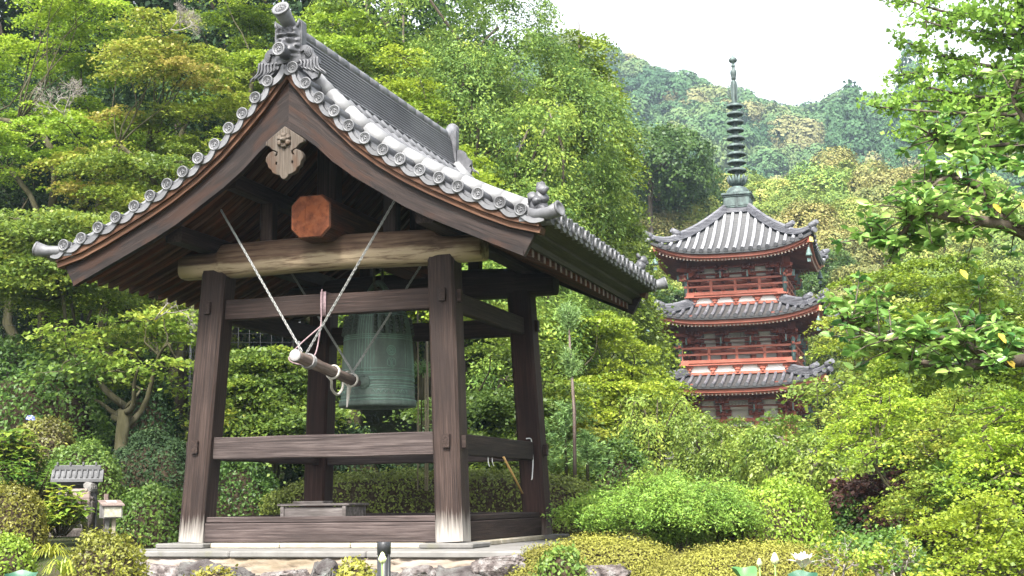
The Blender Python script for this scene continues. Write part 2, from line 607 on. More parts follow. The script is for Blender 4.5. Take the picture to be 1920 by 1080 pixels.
nr = 22
for s in (-1, 1):
    xs = np.linspace(.06, 2.7, 10)
    for k in range(nr):
        y = -2.3 + 4.6 * k / (nr - 1)
        b = MB()
        secs, gs = [], []
        L = 0
        for i, x in enumerate(xs):
            z = under(x, .36)
            if i: L += math.hypot(x - xs[i - 1], z - under(xs[i - 1], .36))
            sl = .75 if x < .6 else .5
            q = [(s * x, y - .036, z - .07), (s * x, y + .036, z - .07), (s * x, y + .036, z + .028), (s * x, y - .036, z + .028)]
            secs.append(q)
            gs += [(L, p[1] - y, p[2] - z) for p in q]
        b.loft(secs, g=gs)
        o = b.build('rafter', M_raft, T)
        e = MB()
        z = under(2.7, .36)
        e.box((s * 2.703, y, z - .021), (.006, .068, .094))
        e.build('rafter_end', M_end, o)
    # sheathing boards
    b = MB()
    secs = []
    xs2 = np.linspace(.0, 2.74, 14)
    secs = [[(s * x, y, under(x, .331 - dz)) for x in xs2] for y, dz in ((-2.46, 0), (2.46, 0))]
    vs = [p for q in secs for p in q] + [(p[0], p[1], p[2] + .03) for q in secs for p in q]
    n = len(xs2)
    fs = []
    for i in range(n - 1):
        fs.append((i, i + 1, n + i + 1, n + i))
        fs.append((2 * n + i, 2 * n + i + 1, 3 * n + i + 1, 3 * n + i))
    b.add(vs, fs)
    b.build('sheathing', M_raft, T)
    # thick mossy eave boards beyond the rafter ends
    ol = [(2.58, 3.165), (2.715, 3.1), (2.745, 3.1), (2.745, 3.165), (2.86, 3.2), (2.86, 3.235), (3.03, 3.275), (3.03, 3.315), (2.58, 3.27)]
    b = MB()
    b.loft([[(s * x, y, z) for x, z in ol] for y in (-2.5, -1.2, 0, 1.2, 2.5)], g=[(y, x, z) for y in (-2.5, -1.2, 0, 1.2, 2.5) for x, z in ol])
    b.build('eave_board', M_kaya, T)


def hafu(s, yf):
    """one barge board: wide at the top, sagging to a square-cut foot"""
    b = MB()
    sg = 1 if yf > 0 else -1
    xs = [0., .08, .2, .35, .55, .8, 1.1, 1.4, 1.7, 2., 2.3, 2.6, 2.74]
    low = lambda x: float(np.interp(x, [0, .05, .3, .65, 1.5, 2.74], [4.6, 4.57, 4.40, 4.07, 3.53, 2.965]))
    top = lambda x: min(5.13, Dz(x) - .215)
    secs, gs = [], []
    L = 0
    for i, x in enumerate(xs):
        xt = x + .13 * sstep(2.3, 2.74, x)
        zt, zb = top(xt), low(x)
        if i: L += math.hypot(x - xs[i - 1], zt - top(xs[i - 1]))
        q = [(s * x, yf - sg * .0, zb), (s * xt, yf, zt), (s * xt, yf + sg * .075, zt), (s * x, yf + sg * .075, zb)]
        secs.append(q)
        gs += [(L, 0, 0), (L, zt - zb, 0), (L, zt - zb, .08), (L, 0, .08)]
    b.loft(secs, g=gs)
    o = b.build('barge_board', M_hafu, T)
    # raised lower moulding of the board
    b = MB()
    secs, gs, L = [], [], 0
    for i, x in enumerate(xs):
        zb = low(x)
        y2 = yf + sg * .075
        secs.append([(s * x, yf + sg * .02, zb - .006), (s * x, yf + sg * .02, zb + .05), (s * x, y2 + sg * .016, zb + .05), (s * x, y2 + sg * .016, zb - .006)])
        gs += [(x * 1.2, k * .02, 0) for k in range(4)]
    b.loft(secs, g=gs)
    b.build('barge_moulding', M_hafu, o)
    # outer fascia of newer brown boards, in butted lengths
    b = MB()
    xf = [0, .12, .3, .55, .8, 1.1, 1.4, 1.7, 2., 2.3, 2.6, 2.93]
    for lo, hi, ya, yb in ((.225, .155, -.04, .13), (.16, .095, -.04, .165)):
        secs, gs, L = [], [], 0
        for i, x in enumerate(xf):
            x1 = x + (.02 if i == len(xf) - 1 else 0)
            z = Dz(x)
            if i: L += math.hypot(x - xf[i - 1], z - Dz(xf[i - 1]))
            secs.append([(s * x, yf + sg * ya, z - lo), (s * x1, yf + sg * ya, z - hi), (s * x1, yf + sg * yb, z - hi), (s * x, yf + sg * yb, z - lo)])
            gs += [(L, 0, lo), (L, .05, lo), (L, .05, .15), (L, 0, .15)]
        b.loft(secs, g=gs)
    b.build('fascia', M_fasc, T)


for yf in (-2.45, 2.45):
    for s in (-1, 1):
        hafu(s, yf)


# carved gable pendant
def mir(pts):
    return pts + [(-x, z) for x, z in reversed(pts) if abs(x) > 1e-6]


half = [(0, .0), (.24, -.165), (.245, -.2), (.2, -.215), (.15, -.265), (.12, -.275), (.085, -.295), (.085, -.33), (.1, -.355), (.13, -.355), (.135, -.335), (.12, -.325), (.12, -.305), (.15, -.29), (.195, -.305), (.235, -.35), (.24, -.4), (.215, -.435), (.205, -.48), (.165, -.505), (.15, -.545), (.1, -.57), (.05, -.58), (.035, -.615), (0, -.635)]
out = mir(half)
hole = [[(.105 * s + .02 * math.cos(a), -.44 + .028 * math.sin(a)) for a in np.linspace(0, 2 * PI, 9)[:-1]] for s in (-1, 1)]
gme = curve_mesh('gable_pendant', [out] + hole, .035, .008)
gp = link('gable_pendant', gme, M_greg, T, Matrix.Translation((0, -2.58, 4.58)) @ Matrix.Scale(.93, 4))
b = MB()
for k in range(6):
    a = PI / 6 + k * PI / 3
    b.lathe([(.0, .05), (.028, .045), (.038, .025), (.036, 0)], 10, M=Matrix.Translation((.062 * math.cos(a), -.035, -.165 + .062 * math.sin(a))) @ Matrix.Rotation(PI / 2, 4, 'X'))
b.lathe([(.0, .1), (.02, .095), (.03, .06), (.045, .04), (.05, 0)], 10, M=Matrix.Translation((0, -.035, -.165)) @ Matrix.Rotation(PI / 2, 4, 'X'))
b.build('flower_boss', M_greg, gp)

# ---- roof tiles
def disc_tile(L=.34, r=.07):
    """round tile closed by a disc with a rim, a ring of beads and a three-comma swirl; faces -y, runs back to +y"""
    b = MB()
    R = Matrix.Rotation(-PI / 2, 4, 'X')          # lathe axis z -> +y
    b.lathe([(.0, .012), (.05, .012), (.054, .0), (r - .004, -.002), (r, .004), (r, .03), (r - .01, .034), (r - .01, L), (0, L)], 24, M=R)
    for k in range(14):
        a = 2 * PI * k / 14
        b.box((.043 * math.cos(a), .008, .043 * math.sin(a)), (.009, .012, .009))
    for k in range(3):
        a0 = 2 * PI * k / 3
        pts, rr = [], []
        for i in range(7):
            t = i / 6
            a = a0 + t * 2.6
            q = .013 + .019 * t
            pts.append((q * math.cos(a), .01, q * math.sin(a)))
            rr.append(.0095 * (1 - t) + .002)
        b.tube(pts, rr, 5)
    return b.mesh('verge_tile')


DT = disc_tile()
DT.materials.append(M_tile)


def arc_tile(chord, sag=.045):
    """flat tile hanging between two discs: a double-lipped crescent, along x from 0 to chord"""
    b = MB()
    n = 8
    for y0, y1, dz, th in ((-.0, .34, .0, .05), (.022, .34, .045, .03)):
        lo = [(chord * i / n, -sag * math.sin(PI * i / n) - th * .5 + dz) for i in range(n + 1)]
        hi = [(chord * i / n, -sag * math.sin(PI * i / n) + th * .5 + dz) for i in range(n + 1)]
        b.prism(lo + hi[::-1], y0, y1)
    return b


def place_verge(yv, sg, rear=False):
    for s in (-1, 1):
        xs = VX[3:-2] if s * sg < 0 else [.208, .358, .522, .687, .873, 1.06, 1.255, 1.465, 1.68, 1.897, 2.118, 2.356, 2.588, 2.816]
        for i, x in enumerate(xs):
            z = Dz(x)
            R = Matrix.Identity(4) if sg < 0 else Matrix.Rotation(PI, 4, 'Z')
            o = link('verge_tile', DT, None, T, Matrix.Translation((s * x + random.uniform(-.005, .005), yv + random.uniform(-.012, .012), z + random.uniform(-.005, .005))) @ R @ Matrix.Rotation(random.uniform(-.5, .5), 4, 'Y'))
        pts = [(.0, 5.33)] + [(x, Dz(x)) for x in xs] + [(3.0, 3.37)]
        for (xa, za), (xb, zb) in zip(pts[:-1], pts[1:]):
            dx, dz = s * (xb - xa), zb - za
            ch = math.hypot(dx, dz)
            me = arc_tile(ch).mesh('verge_pan')
            ux = Vector((dx, 0, dz)).normalized()
            uz = Vector((-ux.z, 0, ux.x))
            if uz.z < 0: uz = -uz
            uy = Vector((0, 1, 0)) * (1 if sg < 0 else -1)
            M = Matrix(((ux.x, uy.x, uz.x, s * xa), (0, uy.y, 0, yv - sg * .02), (ux.z, uy.z, uz.z, za - .05), (0, 0, 0, 1)))
            link('verge_pan', me, M_tile, T, M)


place_verge(-2.66, -1)
# apex tile under the ridge ornament
link('verge_tile', DT, None, T, Matrix.Translation((0, -2.8, 5.43)) @ Matrix.Scale(1.12, 4))


def roof_line(y, dz, x0=.05, x1=3.06, n=26):
    return [(x, y, Dz(x) + dz) for x in np.linspace(x0, x1, n)]


for s in (-1, 1):
    # the sheet of flat tiles with overlapping courses
    b = MB()
    xs = np.linspace(.05, 3.05, 27)
    ys = np.linspace(-2.62, 2.62, 3)
    prof = []
    for i, x in enumerate(xs[:-1]):
        prof += [(x, Dz(x) - .02), (xs[i + 1], Dz(xs[i + 1]) - .0)]
    n = len(prof)
    vs = [(s * p[0], y, p[1] - .03) for y in ys for p in prof]
    fs = [(k * n + i, k * n + i + 1, (k + 1) * n + i + 1, (k + 1) * n + i) for k in range(2) for i in range(n - 1)]
    b.add(vs, fs)
    vs = [(s * p[0], y, p[1] - .09) for y in ys for p in prof]
    b.add(vs, fs)
    # rows of round tiles, each tile a little tapered
    rows = np.linspace(-2.06, 2.3, 19)
    for y in rows:
        for i in range(12):
            xa = .06 + 3.0 * i / 12
            xb = xa + 3.0 / 12
            b.tube([(s * xa, y, Dz(xa) + .012), (s * (xa + xb) / 2, y, Dz((xa + xb) / 2) + .012), (s * (xb + .005), y, Dz(xb) + .012)], [.064, .066, .068], 10, caps=True)
    b.build('roof_tiles', M_tile, T)
    # large row along the verge; sky brightness is put into its paler colour
    for yv in (-2.27, 2.4):
        b = MB()
        for i in range(12):
            xa = .16 + 2.72 * i / 12
            xb = xa + 2.72 / 12
            q = lambda x: (s * x, yv, Dz(x) + .075 + .02 * (1 - x / 3))
            b.tube([q(xa), q((xa + xb) / 2), q(xb + .004)], [.0925, .093, .0935], 14, caps=True)
        b.build('verge_roll', M_tilew, T)
    # eave ends: discs looking outwards, and the lips of the flat tiles between them
    ey = list(np.linspace(-2.42, 2.42, 22))
    R = Matrix.Rotation(PI / 2 if s > 0 else -PI / 2, 4, 'Z')
    for y in ey:
        link('eave_tile', DT, None, T, Matrix.Translation((s * 3.09 + random.uniform(-.012, .012), y + random.uniform(-.006, .006), 3.365 + random.uniform(-.006, .006))) @ R @ Matrix.Rotation(random.uniform(-.5, .5), 4, 'Y'))
    for ya, yb in zip([-2.62] + ey, ey + [2.62]):
        me = arc_tile(yb - ya, .04).mesh('eave_pan')
        link('eave_pan', me, M_tile, T, Matrix(((0, -s, 0, s * 3.06), (1, 0, 0, ya), (0, 0, 1, 3.335), (0, 0, 0, 1))))
    # corner: a longer round tile kicked outwards, and a small crouching guardian on it
    for cy, sg in ((-2.62, -1), (2.62, 1)):
        d = Vector((s * .95, sg * .28, 0)).normalized()
        b = MB()
        b.tube([(s * 2.75, cy - sg * .09, 3.41), (s * 2.9, cy - sg * .04, 3.375), (s * 3.05, cy, 3.375), (s * 3.17, cy + sg * .04, 3.405)], [.07, .062, .068, .084], 16)
        e = Vector((s * 3.17, cy + sg * .04, 3.405))
        M = Matrix.Translation(e) @ Vector((d.x, d.y, .28)).to_track_quat('Z', 'Y').to_matrix().to_4x4()
        b.lathe([(.084, -.01), (.088, .012), (.082, .016), (.056, .014), (.052, .004), (0, .004)], 20, M=M)
        b.build('corner_tile', M_tile, T)
        if s < 0: continue
        g = MB()
        gx, gy = s * 2.86, sg * 2.36
        lump = lambda c, r, n=10: g.lathe([(.01 * r, -r), (.6 * r, -.8 * r), (.95 * r, -.3 * r), (r, .1 * r), (.75 * r, .65 * r), (.3 * r, .95 * r), (.01 * r, r)], n, (gx + s * c[0], gy + sg * c[1], 3.5 + c[2]))
        for c, r in (((0, 0, .0), .1), ((.03, .01, .1), .08), ((.05, .03, .19), .062), ((.085, .05, .175), .035), ((.01, -.02, .245), .04), ((-.07, -.02, .03), .06), ((.06, .07, -.03), .05), ((.08, -.05, -.03), .05), ((-.06, .03, .1), .06), ((-.02, -.06, .06), .06), ((.0, .07, .05), .055)):
            lump(c, r)
        rr_ = random.Random(int(5 + sg))
        from mathutils import noise as _n
        g.v = [tuple(Vector(p) + _n.noise_vector(Vector(p) * 16) * .035 + _n.noise_vector(Vector(p) * 40) * .009) for p in g.v]
        g.build('corner_guardian', M_tiled, T)

# ridge: courses of thin tiles under a round capping
b = MB()
for k in range(10):
    z = 5.3 + k * .038
    hw = .155 - .006 * k
    b.box((0, .14, z + .012), (2 * hw, 5.0, .024), .008)
    b.box((0, .14, z + .03), (2 * hw - .035, 4.98, .014))
b.box((0, .14, 5.24), (.42, 5.0, .05), .02)
b.build('ridge_courses', M_noshi, T)
b = MB()
for i in range(16):
    ya = -2.36 + 5.0 * i / 16
    b.tube([(0, ya, 5.735), (0, ya + .16, 5.735), (0, ya + .317, 5.735)], [.082, .085, .089], 14)
b.build('ridge_roll', M_tile, T)


def spiral_fin(s, M, back=False):
    """scrolled wave fin at the foot of the ridge-end tile"""
    b = MB()
    ol = [(.13, .14), (.21, .16), (.27, .13), (.31, .05), (.37, 0), (.38, -.07), (.35, -.1), (.39, -.16), (.36, -.23), (.3, -.25), (.23, -.17), (.12, -.08), (.1, .02)]
    b.prism([(s * x, z) for x, z in (ol if s > 0 else ol[::-1])], -.03, .03, M)
    for k in range(5):          # rolled crest
        pts = []
        r0 = .085 - .016 * k
        for i in range(13):
            a = -1.2 + i / 12 * (4.2)
            pts.append(M @ Vector((s * (.2 + r0 * math.cos(a) * 1.05), -.035 - .006 * k, .07 + r0 * math.sin(a) * .9)))
        b.tube(pts, .0085, 5)
    for k in range(6):          # flowing ribs
        pts = []
        for i in range(9):
            t = i / 8
            x = .13 + .042 * k + t * (.06 + .012 * k) + .02 * math.sin(t * 6 + k * .4)
            z = -.02 - t * (.1 + .026 * k) + .01 * math.sin(t * 9) + (.02 * (k > 3))
            pts.append(M @ Vector((s * x, -.038, z)))
        b.tube(pts, [.014, .016, .016, .016, .015, .014, .012, .01, .006], 6)
    return b


def ogre(sg):
    """ridge-end tile: an ogre mask with horns between two scrolled fins, under a long tilted round tile"""
    yv = sg * 2.5
    M0 = Matrix.Translation((0, yv, 5.43)) @ (Matrix.Identity(4) if sg < 0 else Matrix.Rotation(PI, 4, 'Z'))
    root = MB()
    ol = mir([(0, .33), (.08, .33), (.12, .36), (.15, .4), (.165, .38), (.17, .22), (.16, .05), (.17, -.1), (0, -.12)])
    n = len(ol)
    root.prism(ol, -.06, .06, M0)
    # mask in relief
    nx, nz = 30, 40
    vs, fs = [], []
    G = lambda x, z, cx, cz, sx, sz, h: h * math.exp(-((x - cx) / sx) ** 2 - ((z - cz) / sz) ** 2)
    for j in range(nz + 1):
        for i in range(nx + 1):
            x = -.155 + .31 * i / nx
            z = -.1 + .43 * j / nz
            h = .02 * math.cos(x * 9.5)
            h += G(x, z, 0, .1, .13, .17, .05)
            for e in (-1, 1):
                h += G(x, z, e * .055, .155, .04, .03, .05) + G(x, z, e * .06, .215, .055, .018, .055) - G(x, z, e * .055, .18, .025, .012, .03)
                h += G(x, z, e * .06, .12, .02, .016, .02) + G(x, z, e * .075, .045, .04, .04, .035) + G(x, z, e * .11, .27, .02, .05, .05)
                h += G(x, z, e * .05, .0, .016, .03, .03) + G(x, z, e * .13, .1, .02, .06, .02) * (1 + math.sin(z * 90))
            h += G(x, z, 0, .1, .028, .05, .06) + G(x, z, 0, .075, .045, .02, .035)
            h += G(x, z, 0, .025, .08, .012, .03) - G(x, z, 0, .0, .055, .016, .045) + G(x, z, 0, -.03, .08, .018, .035)
            h += .018 * G(x, z, 0, .29, .1, .04, 1) * (1 + math.sin(x * 110) * math.sin(z * 90))
            vs.append(M0 @ Vector((x, -.05 - 1.35 * h, z)))
    for j in range(nz):
        for i in range(nx):
            a = j * (nx + 1) + i
            fs.append((a, a + 1, a + nx + 2, a + nx + 1))
    root.add(vs, fs, smooth=True)
    for e in (-1, 1):
        root.tube([M0 @ Vector((e * .1, -.08, .28)), M0 @ Vector((e * .14, -.1, .34)), M0 @ Vector((e * .15, -.09, .4))], [.025, .02, .006], 8)
    o = root.build('ridge_end_mask', M_tiled, T)
    for e in (-1, 1):
        spiral_fin(e, M0 @ Matrix.Translation((0, -.02, -.06))).build('scroll_fin', M_tiled, o)
    b = MB()
    pts = [M0 @ Vector(p) for p in ((0, .12, .3), (0, 0, .345), (0, -.12, .4), (0, -.25, .475))]
    b.tube(pts, [.075, .075, .082, .098], 18)
    d = (pts[3] - pts[2]).normalized()
    Mx = Matrix.Translation(pts[3]) @ d.to_track_quat('Z', 'Y').to_matrix().to_4x4()
    b.lathe([(.098, -.01), (.104, .01), (.098, .02), (.07, .018), (.064, .006), (0, .006)], 22, M=Mx)
    for k in range(14):
        a = 2 * PI * k / 14
        b.lathe([(.006, 0), (.005, .014), (0, .016)], 6, M=Mx @ Matrix.Translation((.056 * math.cos(a), .056 * math.sin(a), .004)))
    for k in range(3):
        pts2, rr = [], []
        for i in range(7):
            t = i / 6
            a = 2 * PI * k / 3 + t * 2.6
            q = .016 + .024 * t
            pts2.append(Mx @ Vector((q * math.cos(a), q * math.sin(a), .008)))
            rr.append(.013 * (1 - t) + .003)
        b.tube(pts2, rr, 5)
    b.build('finial_tile', M_tile, o)


ogre(-1)
ogre(1)

# ------------------------------------------------------------------ bell, striker, chains
def patina(name, c1, c2, c3):
    m, t, b = newmat(name, .6, .4)
    co = nd(t, 'TexCoord').outputs['Object']
    v = nd(t, 'Mapping', Vector=co, Scale=(1, 1, .35)).outputs[0]
    n = nd(t, 'TexNoise', Vector=v, Scale=5., Detail=7., Roughness=.65).outputs[0]
    n2 = nd(t, 'TexNoise', Vector=co, Scale=40., Detail=4.).outputs[0]
    cc = ramp(t, n, [(.32, c1), (.5, c2), (.68, c3)])
    cc = mixc(t, ramp(t, n2, [(.5, 0.), (.75, .4)]), cc, c3)
    t.links.new(cc, b.inputs['Base Color'])
    b.inputs['Metallic'].default_value = .15
    bump(t, b, n2, .25, .004)
    return m


M_bell = patina('bell_bronze', (0.0551, 0.0689, 0.0569), (0.0781, 0.106, 0.0869), (0.115, 0.161, 0.133))
M_bellr = patina('bell_relief', (0.0886, 0.128, 0.108), (0.128, 0.197, 0.162), (0.197, 0.325, 0.266))
M_belld = patina('bell_boss_bronze', (0.0369, 0.041, 0.0344), (0.0492, 0.0615, 0.0508), (0.0738, 0.0984, 0.082))
B = thing('temple_bell', 'large green bronze temple bell with rows of bosses hanging in the tower', 'bell', tw((0, 0, 1.62)), YAW, scale=(.925, .925, .97))
BP = [(.44, .0), (.52, 0.), (.53, .02), (.525, .055), (.512, .085), (.5, .1), (.497, .3), (.49, .5), (.48, .7), (.47, .84), (.458, .95), (.435, 1.08), (.405, 1.18), (.365, 1.26), (.31, 1.31), (.2, 1.345), (.0, 1.36)]
def bell_r(z):
    zs = [p[1] for p in BP[3:]]
    return float(np.interp(z, zs, [p[0] for p in BP[3:]]))


b = MB()
b.lathe([(.43, .02), (.43, .9), (.2, 1.28), (0, 1.3)][::-1] + BP, 64)
b.build('body', M_bell, B)
b = MB()
rings = [(.075, .012), (.115, .007), (.13, .005), (.225, .007), (.25, .009), (.29, .006), (.335, .013), (.36, .008), (.405, .006), (.425, .009), (.47, .006), (.86, .008), (.885, .006), (.91, .005), (1.155, .007), (1.18, .005), (1.225, .006)]
for z, th in rings:
    r = bell_r(z)
    b.tube([(r * math.cos(a), r * math.sin(a), z) for a in np.linspace(0, 2 * PI, 61)], th, 5, caps=False)
for q in range(4):
    a0 = -PI / 2 + q * PI / 2
    for da in (-.2, -.13, -.05, .05, .13, .2):
        b.tube([((bell_r(z)) * math.cos(a0 + da), bell_r(z) * math.sin(a0 + da), z) for z in np.linspace(.43, 1.2, 9)], .005, 5)
    for da in (.3, PI / 2 - .3):
        b.tube([((bell_r(z)) * math.cos(a0 + da), bell_r(z) * math.sin(a0 + da), z) for z in np.linspace(.5, .82, 5)], .004, 5)
    # running scroll below the striking band
    pts = []
    for i in range(80):
        a = a0 + .25 + (PI / 2 - .5) * i / 79
        pts.append(((bell_r(.17) + .002) * math.cos(a), (bell_r(.17) + .002) * math.sin(a), .178 + .022 * math.sin(i * .62)))
    b.tube(pts, .005, 5)
    for i in range(9):
        a = a0 + .28 + (PI / 2 - .56) * i / 8
        rr = bell_r(.18) + .002
        b.tube([(rr * math.cos(a + .028 * math.cos(k)), rr * math.sin(a + .028 * math.cos(k)), .18 + .013 * math.sin(k)) for k in np.linspace(0, 5, 9)], .004, 5)
b.build('relief_bands', M_bellr, B)
bb = MB()
bb.lathe([(.0, .042), (.015, .04), (.026, .028), (.022, .014), (.03, .004), (.031, -.006)], 10)
bosm = bb.mesh('boss')
bosm.materials.append(M_belld)
for q in range(4):
    for i in range(5):
        for k in range(5):
            a = -PI / 2 + q * PI / 2 + .33 + (PI / 2 - .66) * i / 4
            d = Vector((math.cos(a), math.sin(a), .2)).normalized()
            if d.dot(Vector((.4, -.92, 0))) < -.25: continue      # far side, never seen
            z = .945 + .05 * k
            r = bell_r(z)
            link('boss', bosm, None, B, Matrix.Translation((r * math.cos(a), r * math.sin(a), z)) @ d.to_track_quat('Z', 'Y').to_matrix().to_4x4())
# crests in low relief on the panel between two bands
def on_bell(a, z, du, dz, h=.003):
    r = bell_r(z + dz) + h
    return (r * math.cos(a + du / r), r * math.sin(a + du / r), z + dz)


b = MB()
ca = -PI / 4
b.tube([on_bell(ca, .70, .06 * math.cos(t), .06 * math.sin(t)) for t in np.linspace(0, 2 * PI, 25)], .007, 5, caps=False)
b.tube([on_bell(ca, .70, .04 * math.cos(t), .04 * math.sin(t)) for t in np.linspace(0, 2 * PI, 21)], .004, 5, caps=False)
for k in range(5):
    t0 = 2 * PI * k / 5
    b.tube([on_bell(ca, .70, (.012 + .02 * t) * math.cos(t0 + t * 2), (.012 + .02 * t) * math.sin(t0 + t * 2)) for t in np.linspace(0, 1, 5)], .0045, 5)
ps = []
for t in np.linspace(0, 2 * PI, 49):
    r = .052 + .013 * abs(math.sin(2 * t)) ** .6
    ps.append(on_bell(ca, .545, r * math.cos(t), r * .9 * math.sin(t) + .0))
b.tube(ps, .006, 5, caps=False)
for du in (-.018, .018):
    b.tube([on_bell(ca, .545, du * 1.6, .035), on_bell(ca, .545, du * .6, .01), on_bell(ca, .545, du * .6, -.03), on_bell(ca, .545, du * 1.7, -.045)], .0045, 5)
b.tube([on_bell(ca, .545, 0, .045), on_bell(ca, .545, 0, -.08)], .0045, 5)
b.build('crest', M_bellr, B)
b = MB()
SM = Matrix.Translation((0, -bell_r(.3) + .012, .3)) @ Matrix.Rotation(PI / 2, 4, 'X')
b.lathe([(0, .035), (.04, .034), (.055, .028), (.06, .022), (.085, .03), (.098, .022), (.103, .0), (.1, -.03)], 24, M=SM)
for k in range(12):
    a = 2 * PI * k / 12
    b.lathe([(0, .034), (.012, .03), (.014, .02)], 6, M=SM @ Matrix.Translation((.075 * math.cos(a), .075 * math.sin(a), .0)))
b.build('striking_seat', M_bell, B)
b = MB()
b.tube(smooth_line([(-.12, 0, 1.33), (-.15, 0, 1.45), (-.08, 0, 1.58), (0, 0, 1.63), (.08, 0, 1.58), (.15, 0, 1.45), (.12, 0, 1.33)], 4), .042, 10)
b.build('crown_loop', M_bell, B)
b = MB()
b.tube([(0, -.14 + 0, 1.6), (0, -.1, 1.55), (0, 0, 1.53), (0, .1, 1.55), (0, .14, 1.6), (0, .15, 1.85), (0, -.15, 1.85), (0, -.14, 1.6)], .02, 8)
M_iron = mottled('dark_iron', [(.03, .028, .027), (.06, .055, .05), (.09, .07, .055)], 20., .6, .4)
b.build('hanger', M_iron, B)

M_logs = wood('striker_bark', (0.0623, 0.043, 0.0374), (0.133, 0.0991, 0.083), (0.223, 0.182, 0.158), grain=9)
M_cut = mottled('cut_wood_end', [(0.153, 0.144, 0.141), (0.19, 0.181, 0.178), (0.215, 0.209, 0.206)], 30., .8, .2)
M_rope = mottled('white_rope', [(0.307, 0.279, 0.24), (0.401, 0.374, 0.335), (0.446, 0.429, 0.401)], 60., .9, .1)
M_cord = mottled('mauve_cord', [(.16, .11, .12), (.24, .17, .18), (.3, .23, .24)], 40., .9, .1)
M_chain = mottled('galvanised_chain', [(0.144, 0.144, 0.139), (0.221, 0.221, 0.211), (0.278, 0.274, 0.264)], 60., .4, .6)
S0, S1 = Vector((0, -2.3, 2.06)), Vector((0, -.6, 1.88))
S = thing('striker_log', 'horizontal bell striker log with one pale cut end hung on four chains', 'bell striker', tw(S0), YAW)
SL = (S1 - S0).length
SF = frame(S0, S1)[0]
SF.translation = (0, 0, 0)
b = MB()
secs, gs = [], []
for i in range(24):
    x = SL * i / 23
    r = .068 - .008 * i / 23 + .0025 * math.sin(i * 1.9) + (.004 if i in (5, 12, 19) else 0) - (.02 if i == 23 else 0)
    q = [(x, r * math.cos(2 * PI * k / 16) * (1 + .03 * math.sin(3 * k + i)), r * math.sin(2 * PI * k / 16)) for k in range(16)]
    secs.append(q)
    gs += q
b.loft(secs, True, g=gs)
so = b.build('log', M_logs, S, SF)
b = MB()
b.lathe([(0, .008), (.06, .008), (.0695, 0), (.0695, -.02)], 20, M=SF @ Matrix.Rotation(-PI / 2, 4, 'Y'))
b.build('cut_end', M_cut, S)
for x, w_ in ((.32, .011), (.36, .011), (.98, .011), (1.5, .01)):
    b = MB()
    for dx in (0, .02):
        b.tube([SF @ Vector((x + dx + .012 * math.sin(t), .08 * math.cos(t), .08 * math.sin(t))) for t in np.linspace(0, 2 * PI, 17)], w_, 6, caps=False)
    b.build('rope_band', M_rope if x > .9 else M_cut, S)
sp_ = lambda x, y=0, z=0: S0 + SF.to_3x3() @ Vector((x, y, z))


def chain(name, a, b_, label, link_l=.05, r=.0052):
    """links alternately flat and on edge from a to b_ (tower coordinates)"""
    a, b_ = Vector(a), Vector(b_)
    n = int((b_ - a).length / (link_l * .66))
    b = MB()
    M, L = frame(a, b_, (0, 1, .2))
    for i in range(n):
        x = L * (i + .5) / n
        tw_ = (PI / 2 if i % 2 else 0) + .3
        R = M @ Matrix.Translation((x, 0, 0)) @ Matrix.Rotation(tw_, 4, 'X')
        h, w_ = link_l * .32, link_l * .2
        b.tube([R @ Vector(((h if abs(t) < PI / 2 or t > 1.5 * PI else -h) + w_ * math.cos(t), w_ * 1.15 * math.sin(t), 0)) for t in np.linspace(0, 2 * PI, 11)], r, 5, caps=False)
    M0 = Matrix.Translation(a)
    m = b.mesh(name)
    m.transform(Matrix.Translation(-a))
    o = link(name, m, M_chain)
    o.location = tw(a)
    o.rotation_euler = (0, 0, YAW)
    return tag(o, label, 'chain', 'chains the bell striker hangs on')


chain('chain', (-1.13, -2.0, 3.84), sp_(.06, -.05, .06), 'pale steel chain from the left rafters to the cut end of the striker log')
chain('chain', (1.06, -2.0, 3.78), sp_(.34, .05, .06), 'pale steel chain from the right rafters to the near half of the striker log')
chain('chain', (-.95, -.62, 3.35), sp_(1.5, -.05, .05), 'shaded chain left of the bell, rising from the far end of the striker')
chain('chain', (.86, -.62, 3.32), sp_(1.56, .05, .05), 'shaded chain slanting in front of the bronze bell to the far end of the striker')


def cord(name, pts, r, m, label, cat='rope', n=8, k=6):
    b = MB()
    P = smooth_line(pts, k)
    b.tube(P, r, n)
    me = b.mesh(name)
    o0 = Vector(pts[0])
    me.transform(Matrix.Translation(-o0))
    o = link(name, me, m)
    o.location = tw(o0)
    o.rotation_euler = (0, 0, YAW)
    return tag(o, label, cat)


cord('pull_rope', [sp_(.98, .06, -.05), sp_(1.0, .02, -.1), sp_(1.15, .08, -.17), sp_(1.35, .1, -.2), sp_(1.5, .11, -.1), sp_(1.52, .1, .07), sp_(1.6, .08, .12), sp_(1.68, .1, .04), sp_(1.7, .12, -.15), sp_(1.68, .12, -.3)], [.016] * 42 + [.02, .024, .026, .028, .026, .024, .022, .02, .018, .016, .012, .01, .009], M_rope, 'thick white pull rope looped over the far end of the striker log')
cx = -.02
cord('hanging_cord', [(cx, -1.59, 2.9), (cx, -1.6, 2.6), (cx + .0, -1.62, 2.45), (cx + .01, -1.75, 2.15), (-.04, -1.9, 2.02), (-.1, -2., 1.99), (-.2, -2.05, 2.05), (-.14, -1.95, 2.2), (.02, -1.7, 2.45)], .0085, M_cord, 'thin mauve cord hanging in a loop from the upper tie beam to the striker', 'cord')
for dx in (-.03, 0., .03):
    pass
b = MB()
for dx in (-.025, -.008, .009, .026):
    b.tube([(dx, .075, -.13), (dx, -.075, -.13), (dx, -.075, .14), (dx, .075, .14), (dx, .075, -.13)], .0105, 6)
o = b.build('cord_lashing', M_cord)
o.location = tw((cx, -1.482, 2.733))
o.rotation_euler = (0, 0, YAW)
